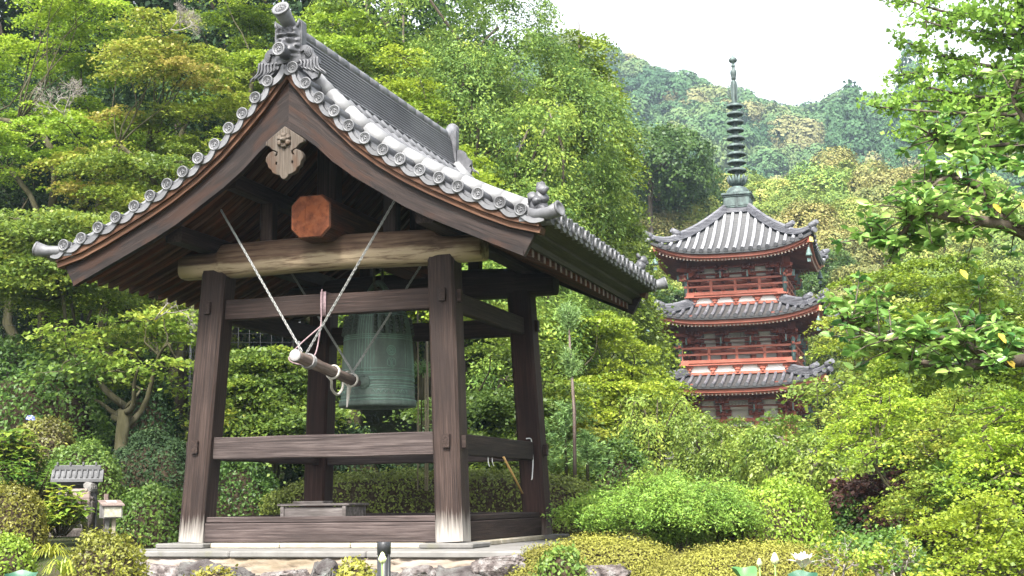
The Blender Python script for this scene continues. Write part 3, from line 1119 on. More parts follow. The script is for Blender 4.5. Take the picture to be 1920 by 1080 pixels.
tag(o, 'mauve cord wound several times round the upper tie beam beside the bell', 'cord')
M_wire = mottled('white_wire', [(.6, .6, .6), (.75, .75, .75)], 20., .5, .4)
cord('wire', [(1.56, 1.25, 1.24), (1.59, 1.34, 1.24), (1.6, 1.36, 1.18), (1.61, 1.37, .95), (1.6, 1.36, .75), (1.6, 1.33, .71)], .007, M_wire, 'bent white wire hooked over the right rail beside the rear post', 'wire')
cord('wire', [(1.58, -.35, .96), (1.585, -.36, .9), (1.59, -.33, .85)], .006, M_wire, 'short bent white wire hook under the right rail, the left of two', 'wire')
cord('wire', [(1.58, -.2, .96), (1.59, -.22, .9), (1.59, -.17, .86)], .006, M_wire, 'short bent white wire hook under the right rail, the one nearer the bamboo stick', 'wire')
M_bam = mottled('bamboo_stick', [(.42, .25, .08), (.55, .34, .12), (.62, .42, .18)], 8., .5, .4)
b = MB()
b.tube([(0, 0, .0), (0, .37, -.21), (0, .74, -.43)], [.014, .013, .012], 8)
o = b.build('bamboo_stick', M_bam)
o.location = tw((1.66, .0, .965))
o.rotation_euler = (0, 0, YAW)
tag(o, 'slim yellow bamboo stick hanging slantwise from the right rail of the tower', 'stick')

# wooden box behind the sill
M_box = wood('grey_box_timber', (0.0603, 0.0517, 0.0473), (0.13, 0.112, 0.107), (0.224, 0.202, 0.194), grain=10)
X = thing('wooden_box', 'low weathered grey wooden chest on the floor inside the bell tower', 'box', tw((-.86, .25, -.05)), YAW, scale=(.86, 1, 1))
b = MB()
b.box((0, -.27, .22), (.98, .03, .44), .004)
b.build('front_panel', M_box, X)
for s in (-1, 1):
    b = MB()
    b.box((s * .5, 0, .22), (.03, .57, .44), .004)
    b.build('side_panel', M_box, X)
    for t_ in (-1, 1):
        b = MB()
        b.box((s * .5, t_ * .285, .225), (.06, .05, .45), .006)
        b.build('corner_post', M_box, X)
b = MB()
b.box((0, .27, .22), (.98, .03, .44), .004)
b.build('back_panel', M_box, X)
b = MB()
for k in range(4):
    b.box((0, -.24 + .16 * k, .47), (1.16, .152, .032), .006)
lid = b.build('lid', M_box, X)
b = MB()
b.box((-.2, .05, .5), (.5, .3, .028), .006)
b.build('slot_board', M_box, lid)
b = MB()
b.box((-.42, -.292, .17), (.06, .006, .1), rz=0)
o = b.build('paper_tag', mottled('white_paper', [(.75, .75, .75), (.82, .82, .82)], 5., .8, .1), X)

# ------------------------------------------------------------------ stone platform
M_slab = mottled('slab_stone', [(.12, .115, .08), (0.12, 0.115, 0.107), (0.152, 0.144, 0.135), (0.175, 0.171, 0.163)], 3., .85, .2, .3, .01, lo=.26, hi=.72)
M_kerb = mottled('pale_kerb_stone', [(0.241, 0.207, 0.149), (0.298, 0.264, 0.201), (0.333, 0.304, 0.253)], 7., .9, .2, .5, .01)
M_mort = mottled('sandy_mortar', [(0.0424, 0.0353, 0.015), (0.178, 0.141, 0.1), (0.221, 0.182, 0.15), (0.246, 0.212, 0.191)], 3.2, .95, .1, .9, .03, stretch=(0.254, 0.249, 1.11), lo=.22, hi=.68)
M_lich = mottled('lichen_rock', [(.02, .018, .016), (0.06, 0.048, 0.045), (0.12, 0.102, 0.096), (0.18, 0.168, 0.162), (0.24, 0.234, 0.222)], 9., .9, .2, 1., .04, lo=.3, hi=.72)
M_rock = mottled('wall_rock', [(0.0205, 0.0161, 0.0155), (0.0532, 0.0457, 0.0443), (0.0901, 0.0869, 0.0822), (0.205, 0.224, 0.208)], 5., .9, .2, 1., .05, lo=.28, hi=.74)
P = thing('stone_platform', 'low platform of sandy mortar on dark rough stones under the bell tower', 'platform', (TX, TY, 0), YAW)
b = MB()
pl = [(-2.05, -2.62), (2.72, -2.62), (2.74, 2.6), (-2.05, 2.6)]
for x0, x1 in ((-2.05, -.6), (-.594, 1.0), (1.006, 2.72)):
    b.box(((x0 + x1) / 2, 0, -.094), (x1 - x0, 5.24, .07), .014)
b.build('slab', M_slab, P)
for sx in (-1, 1):
    for sy in (-1, 1):
        b = MB()
        b.box((sx * 1.63, sy * 1.63, -.03), (.62, .6, .056), .012)
        b.build('base_stone', M_slab, P)
for s in (-1, 1):
    for k in range(3):
        b = MB()
        b.box((-.88 + .88 * k, s * 1.6, -.032), (.872, .34, .06), .012)
        b.build('kerb_stone', M_kerb, P)
        b = MB()
        b.box((s * 1.6, -.88 + .88 * k, -.032), (.34, .872, .06), .012)
        b.build('kerb_stone', M_kerb, P)
# rough mortar bed with a wavy face
vs, fs = [], []
n, rows = 90, 7
for j in range(rows):
    for i in range(n + 1):
        t = i / n
        if t < .72: x, y = -2.0 + 4.68 * t / .72, -2.58
        else: x, y = 2.68, -2.58 + 5.1 * (t - .72) / .28
        o = .05 * (j / (rows - 1)) + .03 * math.sin(i * 1.3 + j * 2) * math.sin(i * .37) + .02 * random.random()
        if j == 0: o -= .03
        vs.append((x + (o if t >= .72 else 0), y - (o if t < .72 else 0), -.125 - .19 * j / (rows - 1)))
for j in range(rows - 1):
    for i in range(n):
        a = j * (n + 1) + i
        fs.append((a, a + 1, a + n + 2, a + n + 1))
b = MB().add(vs, fs, smooth=True)
b.build('mortar_bed', M_mort, P)


def rock(c, d, seed, parent, m=None, name='stone'):
    r = np.random.default_rng(seed)
    bm = bmesh.new()
    bmesh.ops.create_icosphere(bm, subdivisions=4, radius=1)
    pls = [(Vector(r.normal(size=3)).normalized(), .62 + .3 * r.random()) for _ in range(20)]
    off = Vector(r.random(3) * 50)
    from mathutils import noise
    for v in bm.verts:
        p = v.co.copy()
        q = Vector((math.copysign(abs(p.x) ** .42, p.x), math.copysign(abs(p.y) ** .42, p.y), math.copysign(abs(p.z) ** .42, p.z)))
        for nrm, k in pls:
            e = q.dot(nrm) - k * 1.12
            if e > 0: q -= nrm * e * .97
        q *= 1 + .1 * noise.noise(p * 2.3 + off) + .1 * noise.noise(p * 6 + off) + .035 * noise.noise(p * 15 + off)
        v.co = (q.x * d[0] / 2, q.y * d[1] / 2, q.z * d[2] / 2)
    me = bpy.data.meshes.new(name)
    bm.to_mesh(me)
    bm.free()
    return link(name, me, m or M_rock, parent, Matrix.Translation(c))


x, k = -2.15, 0
for wd in (.5, .55, .5, .42, .7, .36, .6, .52, .72, .74, .5):
    hgt = .42 + .1 * ((k * 7) % 3 - 1)
    rock((x + wd / 2, -2.64 - .03 * (k % 2), -.27 - hgt / 2 + .02 * (k % 3)), (wd * 1.42, .55, hgt * 1.35), k, P, M_lich if k % 3 == 1 else M_rock)
    if k % 2: rock((x + wd * .3, -2.6, -.78), (wd * 1.1, .5, .42), 40 + k, P)
    rock((x + wd * .9, -2.58, -.86), (wd * 1.2, .5, .5), 60 + k, P)
    x += wd * .96
    k += 1
rock((2.5, -2.66, -.24), (.62, .4, .3), 101, P, M_lich)
rock((2.68, -2.5, -.45), (.55, .6, .45), 102, P, M_lich)
for k in range(5):
    rock((2.85, -1.8 + k * .8, -.5), (.5, .85, .6), 110 + k, P)

# ------------------------------------------------------------------ garden things in front and to the left
M_blk = mottled('black_pipe', [(.012, .012, .013), (.022, .022, .024)], 9., .35, .5, .05)
c = at(720, 1016, 11.6)
G = thing('garden_light', 'short black cylindrical garden post light in front of the stone wall', 'garden light', (c.x, c.y, -1.15))
top = c.z + 1.15
b = MB()
b.lathe([(.0, 0), (.056, 0), (.056, top - .13), (.05, top - .127), (.05, top - .105), (.056, top - .102), (.058, top - .008), (.052, top), (0, top)], 28)
b.build('pole', M_blk, G)
b = MB()
b.tube([(.0565 * math.cos(a), .0565 * math.sin(a), top - .1) for a in np.linspace(-2.9, -.9, 9)], .004, 5)
b.tube([(.058 * math.cos(-.8), .058 * math.sin(-.8), z) for z in (top - .1, 0.2)], .005, 6)
b.build('seam', M_blk, G)


def wbox(root, name, c, d, m, bev=.006, rz=0.):
    b = MB()
    b.box(c, d, bev, rz)
    return b.build(name, m, root)


# small shrine with a tiled roof, left
M_gst = mottled('shrine_grey_timber', [(0.0615, 0.0615, 0.0631), (0.0927, 0.0927, 0.0943), (0.116, 0.116, 0.118)], 8., .85, .2, .4, .01, stretch=(0.307, 0.307, 1.23))
M_dst = mottled('dark_stone', [(.02, .018, .016), (.06, .05, .045), (.2, .18, .16)], 6., .9, .2, 1., .03, stretch=(1, 1, .4))
c = at(140, 1000, 18.2)
gz = c.z - .02
S = thing('garden_shrine', 'small roofed grey garden shrine among bushes at the left', 'shrine', (c.x, c.y, gz), .25, scale=(.8, .9, 1.))
wbox(S, 'plinth', (0, 0, .03), (.75, .5, .1), M_dst)
for x in (-.24, .3):
    for y in (-.17, .17):
        wbox(S, 'post', (x, y, .38), (.05, .05, .62), M_gst)
wbox(S, 'back_panel', (.03, .18, .4), (.5, .02, .55), M_gst)
b = MB()
for sg in (-1, 1):
    b.loft([[(x, sg * .0, .84), (x, sg * .3, .71), (x, sg * .3, .675), (x, 0, .79)] for x in (-.38, .42)])
b.build('roof', M_gst, S)
b = MB()
b.box((.02, 0, .86), (.72, .1, .07), .01)
for k in range(4):
    b.box((-.3 + .2 * k, 0, .91), (.03, .12, .05), .006)
for k in range(9):
    b.tube([(-.34 + .085 * k, -.28, .725), (-.34 + .085 * k, 0, .85)], .018, 8)
b.build('roof_ridge', M_gst, S)
wbox(S, 'lintel', (.03, -.17, .66), (.64, .06, .05), M_gst)
c = at(160, 1000, 17.8)
r = rock((c.x - .02, c.y + .12, gz + .27), (.2, .16, .62), 77, None, M_dst, 'standing_stone')
tag(r, 'dark upright lichen-spotted stone inside the small garden shrine', 'stone')
r = rock((c.x - .02, c.y + .2, gz + .61), (.17, .12, .14), 78, None, M_slab, 'pale_stone')
tag(r, 'small pale squared stone on top of the dark upright stone in the shrine', 'stone')
M_sgn = wood('sign_timber', (.09, .065, .055), (.17, .13, .115), (.25, .2, .18), grain=8)
c = at(150, 1005, 17.3)
S = thing('wooden_sign', 'small brown wooden notice board on a slanting mossy stake', 'sign', (c.x + .03, c.y, c.z - .1), .1)
b = MB()
b.tube([(.08, 0, 0), (0, 0, .32), (-.06, .0, .62)], [.045, .032, .028], 10)
b.build('stake', mottled('mossy_stake', [(.06, .055, .025), (.12, .12, .05), (.22, .2, .17)], 7., .9, .1, .6, .01), S)
b = MB()
b.box((-.07, -.02, .56), (.3, .05, .16), .01)
b.box((-.07, -.02, .655), (.24, .06, .04), .01)
b.build('board', M_sgn, S)
c = at(207, 1000, 17.6)
S = thing('collection_box', 'grey metal collection box with a pale label on two wooden legs', 'collection box', (c.x, c.y, c.z - .03), .5)
for x in (-.045, .035):
    wbox(S, 'leg', (x, 0, .11), (.05, .05, .28), M_kerb if x > 0 else M_slab)
M_gbox = mottled('grey_metal', [(.1, .095, .09), (.15, .14, .135), (.19, .18, .175)], 9., .5, .4, .1)
b = MB()
b.loft([[(x, -.09, .22), (x, .11, .22), (x, .11, .42), (x, -.09, .37)] for x in (-.12, .12)])
bo = b.build('body', M_gbox, S)
b = MB()
b.loft([[(x, -.12, .368), (x, .13, .428), (x, .13, .443), (x, -.12, .383)] for x in (-.14, .14)])
lid = b.build('lid', M_sgn, S)
b = MB()
for y in (-.03, .02):
    b.loft([[(x, y, .39 + (y + .12) * .24 + .004), (x, y + .022, .39 + (y + .142) * .24 + .004), (x, y + .022, .39 + (y + .142) * .24 + .008), (x, y, .39 + (y + .12) * .24 + .008)] for x in (-.06, .06)])
b.build('slot', M_wire, lid)
M_lab = mottled('cream_label', [(0.268, 0.255, 0.191), (0.332, 0.319, 0.255), (0.446, 0.439, 0.383)], 22., .7, .2, .1, .002, lo=.35, hi=.7)
wbox(S, 'label', (0, -.094, .293), (.21, .006, .12), M_lab, 0)
wbox(S, 'back_post', (-.03, .16, .28), (.05, .04, .48), M_sgn)

# wire mesh fence in the dark under the maples
M_fw = mottled('fence_wire', [(0.03, 0.0315, 0.033), (0.045, 0.0465, 0.048)], 9., .5, .5)
c0, c1 = at(-60, 700, 25.), at(560, 720, 25.5)
FN = thing('wire_fence', 'grey square-mesh wire fence in the dark under the left maples', 'fence', (c0.x, c0.y, c0.z - 1.2))
b = MB()
Lf = c1.x - c0.x
nv = int(Lf / .2)
for k in range(nv + 1):
    b.tube([(k * .2, k * .016, .9), (k * .2, k * .016, 2.25)], .0025, 4)
for z in np.arange(.95, 2.3, .16):
    b.tube([(0, 0, z), (Lf, nv * .016, z)], .003, 4)
b.build('mesh_panel', M_fw, FN)
for k in range(4):
    b = MB()
    b.tube([(k * Lf / 3, k * nv * .016 / 3 + .03, 0), (k * Lf / 3, k * nv * .016 / 3 + .03, 2.3)], .025, 8)
    b.build('post', M_fw, FN)

# ------------------------------------------------------------------ three-storey pagoda
M_red = mottled('vermilion_timber', [(0.251, 0.0701, 0.0453), (0.324, 0.0998, 0.0637), (0.377, 0.135, 0.0963)], 1.6, .6, .3, .15, .01)
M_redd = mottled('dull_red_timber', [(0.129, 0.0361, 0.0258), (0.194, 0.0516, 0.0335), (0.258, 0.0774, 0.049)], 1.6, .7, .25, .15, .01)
M_white = mottled('white_plaster', [(0.764, 0.741, 0.697), (0.853, 0.832, 0.797), (0.921, 0.909, 0.876)], 1.2, .9, .2, .05)
M_whited = mottled('grey_plaster', [(0.391, 0.36, 0.329), (0.47, 0.439, 0.407), (0.532, 0.509, 0.47)], 1.2, .9, .2, .05)  # darker plaster for walls, slats and bracket panels
M_raw = mottled('rafter_paint_end', [(0.331, 0.253, 0.193), (0.421, 0.361, 0.301)], 2., .7, .2, .05)
M_ver = mottled('verdigris', [(0.0473, 0.0757, 0.0709), (0.0804, 0.128, 0.119), (0.123, 0.18, 0.161)], 4., .6, .4, .2)
M_cop = patina('spire_bronze', (0.0258, 0.0323, 0.0323), (0.0549, 0.0742, 0.0697), (0.116, 0.168, 0.151))
M_gold = mottled('yellow_beam_end', [(.5, .42, .13), (.6, .52, .2)], 2., .6, .3, .05)


def tiled(name, dark, lite):
    """flat roof tiles: overlapping courses along the slope ('gco' x)"""
    m, t, b = newmat(name, .55, .4)
    a = nd(t, 'Attribute', _attribute_name='gco').outputs['Vector']
    x = nd(t, 'SeparateXYZ', Vector=a).outputs[0]
    s = math_(t, 'FRACT', math_(t, 'MULTIPLY', x, 5.5))
    n = nd(t, 'TexNoise', Vector=a, Scale=6., Detail=6.).outputs[0]
    cc = ramp(t, math_(t, 'ADD', math_(t, 'MULTIPLY', n, .8), math_(t, 'MULTIPLY', s, .35)), [(.25, dark), (.8, lite)])
    t.links.new(cc, b.inputs['Base Color'])
    bump(t, b, s, 1., .05)
    return m


M_pt = tiled('pagoda_flat_tile', (0.0151, 0.0138, 0.0138), (0.0506, 0.0468, 0.0454))
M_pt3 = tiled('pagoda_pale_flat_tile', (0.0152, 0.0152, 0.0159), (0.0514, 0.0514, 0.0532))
M_pr = mottled('pagoda_round_tile', [(0.0579, 0.0579, 0.0666), (0.109, 0.109, 0.122), (0.243, 0.231, 0.22)], 2.2, .5, .4, .2, .01, lo=.3, hi=.8)
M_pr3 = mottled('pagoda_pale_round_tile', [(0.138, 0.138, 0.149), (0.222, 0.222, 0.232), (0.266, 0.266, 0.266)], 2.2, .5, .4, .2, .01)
M_ph = mottled('pagoda_hip_tile', [(0.0391, 0.0391, 0.0447), (0.0955, 0.0955, 0.107), (0.168, 0.168, 0.179)], 4., .5, .4, .5, .02, stretch=(0.559, 0.559, 3.35))

PY = 57.
PYAW = -.285
zat = lambda py, dy=0.: at(1390, py, PY + dy).z
PC = at(1389, 520, PY)
PGZ = 2.1
PG = thing('three_storey_pagoda', 'vermilion and white three-storey pagoda with grey tiled roofs and a tall bronze spire', 'pagoda', (PC.x, PY, PGZ), PYAW)
Z = lambda py, dy=0.: zat(py, dy) - PGZ
FACE = [Matrix.Rotation(k * PI / 2, 4, 'Z') for k in range(4)]      # k=0: the face towards -y
BELLS = []


def pagoda_roof(ze, hw, zt, ht, mflat, mround, upk, nrow):
    """ze eave height at mid side, hw half width at eave, zt/ht height and half width at the top"""
    def surf(x, v):
        """height at lateral place x and slope place v (0 eave .. 1 top)"""
        z = ze + (zt - ze) * (v * .62 + .38 * v ** 2.1)
        return z
    def hwv(v): return hw + (ht - hw) * v
    def lift(x, v):
        u = min(1., abs(x) / hw)
        return upk * u ** 3.2 * (1 - v) ** 1.5
    fl, rd, ec = MB(), MB(), MB()
    nv, nu = 14, 24
    for Rm in FACE:
        vs, gs, fs = [], [], []
        for j in range(nv + 1):
            v = j / nv
            for i in range(nu + 1):
                x = hwv(v) * (2 * i / nu - 1)
                vs.append(Rm @ Vector((x, -hwv(v), surf(x, v) + lift(x, v))))
                gs.append((v * (hw - ht) * 1.25, x, 0))
        for j in range(nv):
            for i in range(nu):
                a = j * (nu + 1) + i
                fs.append((a, a + 1, a + nu + 2, a + nu + 1))
        fl.add(vs, fs, gs, True)
        # thick edge of the eave tiles
        e0 = [(Rm @ Vector((hw * (2 * i / nu - 1), -hw - .01, ze + lift(hw * (2 * i / nu - 1), 0) + .015))) for i in range(nu + 1)]
        e1 = [p - Vector((0, 0, .11)) for p in e0]
        fl.add(e0 + e1, [(i, i + 1, nu + 2 + i, nu + 1 + i) for i in range(nu)], [(0, 0, 0)] * (2 * nu + 2))
        for k in range(nrow):
            x = hw * (-1 + (2 * k + 1) / nrow)
            v1 = 1 if abs(x) < ht else (hw - abs(x)) / (hw - ht)
            if v1 < .06: continue
            pts = []
            for i in range(9):
                v = -.012 + (v1 + .012) * i / 8
                pts.append(Rm @ Vector((x, -hwv(v), surf(x, max(0, v)) + lift(x, max(0, v)) + .045)))
            rd.tube(pts, [.078] + [.07] * 8, 8)
            p0 = pts[0]
            dv = (pts[0] - pts[1]).normalized()
            ec.tube([p0 - dv * .03, p0 + dv * .03], .088, 10)
    fo = fl.build('roof_slopes', mflat, PG)
    rd.build('tile_rows', mround, PG)
    tag(ec.build('eave_discs', M_tiled, PG), kind='stuff')
    for Rm in FACE:
        b = MB()
        hip = [Vector((hwv(v), -hwv(v), surf(hwv(v), v) + lift(hwv(v), v))) for v in np.linspace(.02, 1, 12)]
        for dz, wd in ((.06, .17), (.12, .15), (.18, .14), (.24, .12)):
            secs = []
            for i, p in enumerate(hip):
                t = Vector((1, 1, 0)).normalized() * wd
                if i < 4 and dz > .15: q = p + Vector((0, 0, .15 + .001 * dz))
                else: q = p + Vector((0, 0, dz))
                secs.append([Rm @ (q - t), Rm @ (q + t), Rm @ (q + t + Vector((0, 0, .048))), Rm @ (q - t + Vector((0, 0, .048)))])
            b.loft(secs)
        b.tube([Rm @ (p + Vector((0, 0, .32 if i > 3 else .22))) for i, p in enumerate(hip)], .085, 8)
        for i, h_ in ((0, .2), (4, .33)):      # ridge-end tiles
            p = hip[i] + Vector((0, 0, h_))
            d = Vector((1, -1, 0)).normalized()
            b.tube([Rm @ (p - d * .05), Rm @ (p + d * .05 + Vector((0, 0, .03))), Rm @ (p + d * .3 + Vector((0, 0, .14)))], [.15, .15, .1], 8)
            b.tube([Rm @ (p - Vector((0, 0, .16)) + d * .04), Rm @ (p - Vector((0, 0, .16)) + d * .2)], .12, 8)
        b.build('hip_ridge', M_ph, PG)
    # red eave frame with two tiers of rafters
    for Rm in FACE:
        b = MB()
        n = 20
        for (o0, o1, z0, z1) in ((.0, .1, -.24, -.1), (.1, .2, -.31, -.2)):
            secs = []
            for i in range(n + 1):
                u = 2 * i / n - 1
                x = (hw - o0 - .12) * u
                dz = lift(x * hw / (hw - .12), 0)
                secs.append([Rm @ Vector((x, -hw + o0 + .1, ze + z0 + dz)), Rm @ Vector((x, -hw + o0 + .1, ze + z1 + dz)), Rm @ Vector((x, -hw + o1 + .16, ze + z1 + dz)), Rm @ Vector((x, -hw + o1 + .16, ze + z0 + dz))])
            b.loft(secs)
        b.build('eave_frame', M_red, PG)
        r = MB()
        e = MB()
        m = 44
        for k in range(m):
            x = (hw - .28) * (2 * k / (m - 1) - 1)
            dz = lift(x, 0)
            p0 = Vector((x, -hw + .2, ze - .31 + dz))
            p1 = Vector((x * .97, -hw * .4, ze + .12))
            M, L = frame(p0, p1)
            r.box((0, 0, 0), (L, .055, .08), mat=Rm @ M @ Matrix.Translation((L / 2, 0, 0)))
            e.box((0, 0, 0), (.012, .052, .075), mat=Rm @ M @ Matrix.Translation((-.005, 0, 0)))
        ro = tag(r.build('rafter_row', M_redd, PG), kind='stuff')
        tag(e.build('rafter_ends', M_raw, ro), kind='stuff')
        # soffit boards above the rafters
        b = MB()
        secs = []
        for i in range(n + 1):
            u = 2 * i / n - 1
            x = (hw - .12) * u
            secs.append([Rm @ Vector((x, -hw + .15, ze - .19 + lift(x, 0))), Rm @ Vector((x * .3, -hw * .3, ze + .26)), Rm @ Vector((x * .3, -hw * .3, ze + .3)), Rm @ Vector((x, -hw + .15, ze - .15 + lift(x, 0)))])
        b.loft(secs)
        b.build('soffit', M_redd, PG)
        # corner hip rafter
        b = MB()
        p1 = Vector((hw - .1, -hw + .1, ze - .3 + upk * .95))
        M, L = frame(Vector((hw * .35, -hw * .35, ze - .1)), p1)
        b.box((0, 0, 0), (L, .16, .2), .01, mat=Rm @ M @ Matrix.Translation((L / 2, 0, 0)))
        ho = b.build('hip_rafter', M_red, PG)
        b = MB()
        b.box((0, 0, 0), (.03, .165, .205), .0, mat=Rm @ M @ Matrix.Translation((L + .012, 0, 0)))
        b.build('rafter_cap', M_gold, ho)
        BELLS.append(Rm @ (p1 + Vector((-.12, .12, -.12))))


def bracket_set(Rm, x, y, z0, m, corner=False):
    """stepped bracket cluster: bearing blocks and arms growing outwards, with a slanting tail rafter"""
    b = MB()
    rz = Rm
    for k in range(3):
        o = .24 * k
        b.box((0, 0, 0), (.62 - .04 * k, .13, .12), .02, mat=rz @ Matrix.Translation((x, y - o, z0 + .16 + .24 * k)))
        for dx in (-.24, 0, .24):
            b.box((0, 0, 0), (.15, .15, .1), .02, mat=rz @ Matrix.Translation((x + dx, y - o, z0 + .27 + .24 * k)))
        b.box((0, 0, 0), (.13, .34 + .2 * k, .12), .02, mat=rz @ Matrix.Translation((x, y - o * .6 - .05, z0 + .16 + .24 * k)))
    b.box((0, 0, 0), (.24, .24, .13), .02, mat=rz @ Matrix.Translation((x, y, z0 + .03)))
    o = b.build('bracket_set', m, PG)
    return o


def storey(zb, zt, hb, z_rail, hr, z_w0, lower=False):
    """body from zb to zt with half width hb; balcony at z_rail (floor) with half width hr; plastered base panel from z_w0"""
    cols = [-hb, -hb * .36, hb * .36, hb]
    for k, Rm in enumerate(FACE):
        b = MB()
        b.box((0, 0, 0), (2 * hb - .1, .06, zt - zb), mat=Rm @ Matrix.Translation((0, -hb + .06, (zb + zt) / 2)))
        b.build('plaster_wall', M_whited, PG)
        for x in cols[:-1]:
            b = MB()
            b.lathe([(.12, zb), (.12, zt - .75)], 12, M=Rm @ Matrix.Translation((x, -hb, 0)))
            b.build('column', M_red, PG)
        for zc, h_ in ((zt - .82, .14), (zb + .75, .12), (zb + .1, .16)):
            b = MB()
            b.box((0, 0, 0), (2 * hb + .3, .15, h_), .015, mat=Rm @ Matrix.Translation((0, -hb - .05, zc)))
            b.build('tie_beam', M_red, PG)
        b = MB()
        for dx in np.linspace(-.3, .3, 6):
            for cx_ in (-hb * .68, 0, hb * .68):
                b.box((0, 0, 0), (.06, .05, .22), mat=Rm @ Matrix.Translation((cx_ + dx * (1.1 if cx_ == 0 else .6), -hb - .34, zt - .14)))
        b.box((0, 0, 0), (2 * hb, .03, .02), mat=Rm @ Matrix.Translation((0, -hb - .33, zt - .24)))
        b.build('plaster_slats', M_whited, PG)
        for cx_ in (-hb * .68, 0, hb * .68):
            b = MB()
            b.box((0, 0, 0), (.7, .04, .1), mat=Rm @ Matrix.Translation((cx_, -hb - .16, zt - .36)))
            b.build('plaster_panel', M_whited, PG)
        b = MB()
        b.box((0, 0, 0), (2 * hb + .9, .1, .1), .01, mat=Rm @ Matrix.Translation((0, -hb - .46, zt - .02)))
        b.box((0, 0, 0), (2 * hb + .5, .1, .1), .01, mat=Rm @ Matrix.Translation((0, -hb - .24, zt - .26)))
        b.box((0, 0, 0), (2 * hb + 1.4, .06, .3), .0, mat=Rm @ Matrix.Translation((0, -hb - .42, zt + .13)))
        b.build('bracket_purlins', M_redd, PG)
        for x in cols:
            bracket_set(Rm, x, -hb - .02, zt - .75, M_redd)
        for x in cols:      # tail rafters with verdigris caps
            b = MB()
            dx = 0 if abs(x) < hb * .9 else .35 * (1 if x > 0 else -1)
            p0, p1 = Vector((x, -hb, zt - .05)), Vector((x + dx, -hb - .78, zt - .36))
            M, L = frame(p0, p1)
            b.box((0, 0, 0), (L, .13, .17), .01, mat=Rm @ M @ Matrix.Translation((L / 2, 0, 0)))
            o = b.build('tail_rafter', M_redd, PG)
            b = MB()
            b.box((0, 0, 0), (.05, .14, .26), .0, mat=Rm @ Matrix.Translation(p1 + Vector((0, -.02, -.03))))
            b.build('tail_cap', M_ver, o)
        # corner arms reaching out diagonally
        b = MB()
        for q in range(3):
            p0, p1 = Vector((hb - .1, -hb + .1, zt - .66 + .26 * q)), Vector((hb + .38 + .2 * q, -hb - .38 - .2 * q, zt - .62 + .26 * q))
            M, L = frame(p0, p1)
            b.box((0, 0, 0), (L, .13, .14), .01, mat=Rm @ M @ Matrix.Translation((L / 2, 0, 0)))
        b.build('corner_arms', M_redd, PG)
    if lower: return
    for Rm in FACE:
        # base panel below the balcony, balcony brackets, floor and railing
        b = MB()
        b.box((0, 0, 0), (2 * hr - .35, .06, z_rail - z_w0), mat=Rm @ Matrix.Translation((0, -hr + .2, (z_rail + z_w0) / 2)))
        b.build('plaster_base', M_white, PG)
        b = MB()
        b.box((0, 0, 0), (2 * hr - .2, .12, .12), .01, mat=Rm @ Matrix.Translation((0, -hr + .17, z_w0 + .05)))
        for x in np.linspace(-hr + .25, hr - .25, 5):
            for dz, wd in ((.09, .12), (.19, .24), (.29, .4)):
                b.box((0, 0, 0), (wd, .16, .11), .03, mat=Rm @ Matrix.Translation((x, -hr + .14 - .05 * dz, z_w0 + .02 + dz)))
        b.build('balcony_brackets', M_red, PG)
        b = MB()
        b.box((0, 0, 0), (2 * hr + .2, .34, .09), .01, mat=Rm @ Matrix.Translation((0, -hr + .13, z_rail + .02)))
        b.box((0, 0, 0), (2 * hr + .1, .12, .14), .01, mat=Rm @ Matrix.Translation((0, -hr - .02, z_rail + .13)))
        b.build('balcony_floor', M_red, PG)
        b = MB()
        for zz, h_, ex in ((.42, .075, .12), (.68, .085, .3)):
            secs = []
            for u in np.linspace(-1, 1, 13):
                up_ = .07 * max(0, abs(u) - .82) / .18 * (ex > .2)
                c_ = Vector((u * (hr + ex), -hr - .02, z_rail + zz + up_))
                secs.append([Rm @ (c_ + Vector((0, y, z))) for y, z in ((-.045, -h_ / 2), (.045, -h_ / 2), (.045, h_ / 2), (-.045, h_ / 2))])
            b.loft(secs)
        for x in np.linspace(-hr + .02, hr - .02, 5)[:-1]:
            b.box((0, 0, 0), (.11, .09, .6), .01, mat=Rm @ Matrix.Translation((x, -hr - .02, z_rail + .38)))
        ra = b.build('balcony_railing', M_red, PG)
        b = MB()
        b.lathe([(.085, .0), (.085, .75), (.06, .78), (.09, .82), (.08, .9), (0, .98)], 10, M=Rm @ Matrix.Translation((hr, -hr - .02, z_rail + .05)))
        b.build('post_cap', M_ver, ra)


e3, e2, e1 = Z(482, -3.3), Z(606, -3.6), Z(737, -3.7)
storey(Z(560, -2), e3 - .1, 1.5, Z(552, -2.2), 1.96, Z(568, -2.2))
storey(Z(690, -2), e2 - .1, 1.62, Z(682, -2.2), 2.22, Z(700, -2.2))
storey(.3, e1 - .1, 1.8, 0, 0, 0, True)
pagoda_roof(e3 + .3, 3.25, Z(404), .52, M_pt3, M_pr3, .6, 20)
pagoda_roof(e2 + .3, 3.52, Z(569, -1.9), 1.72, M_pt, M_pr, .5, 22)
pagoda_roof(e1 + .3, 3.62, Z(699, -2.1), 1.9, M_pt, M_pr, .5, 22)
b = MB()
for k in range(5):
    b.box((0, 0, Z(402) + .05 * k), (1.24 - .06 * k, 1.24 - .06 * k, .042), .01)
b.build('roof_crown', M_ph, PG)
wbox(PG, 'stone_base', (0, 0, .1), (6.5, 6.5, .5), M_slab)
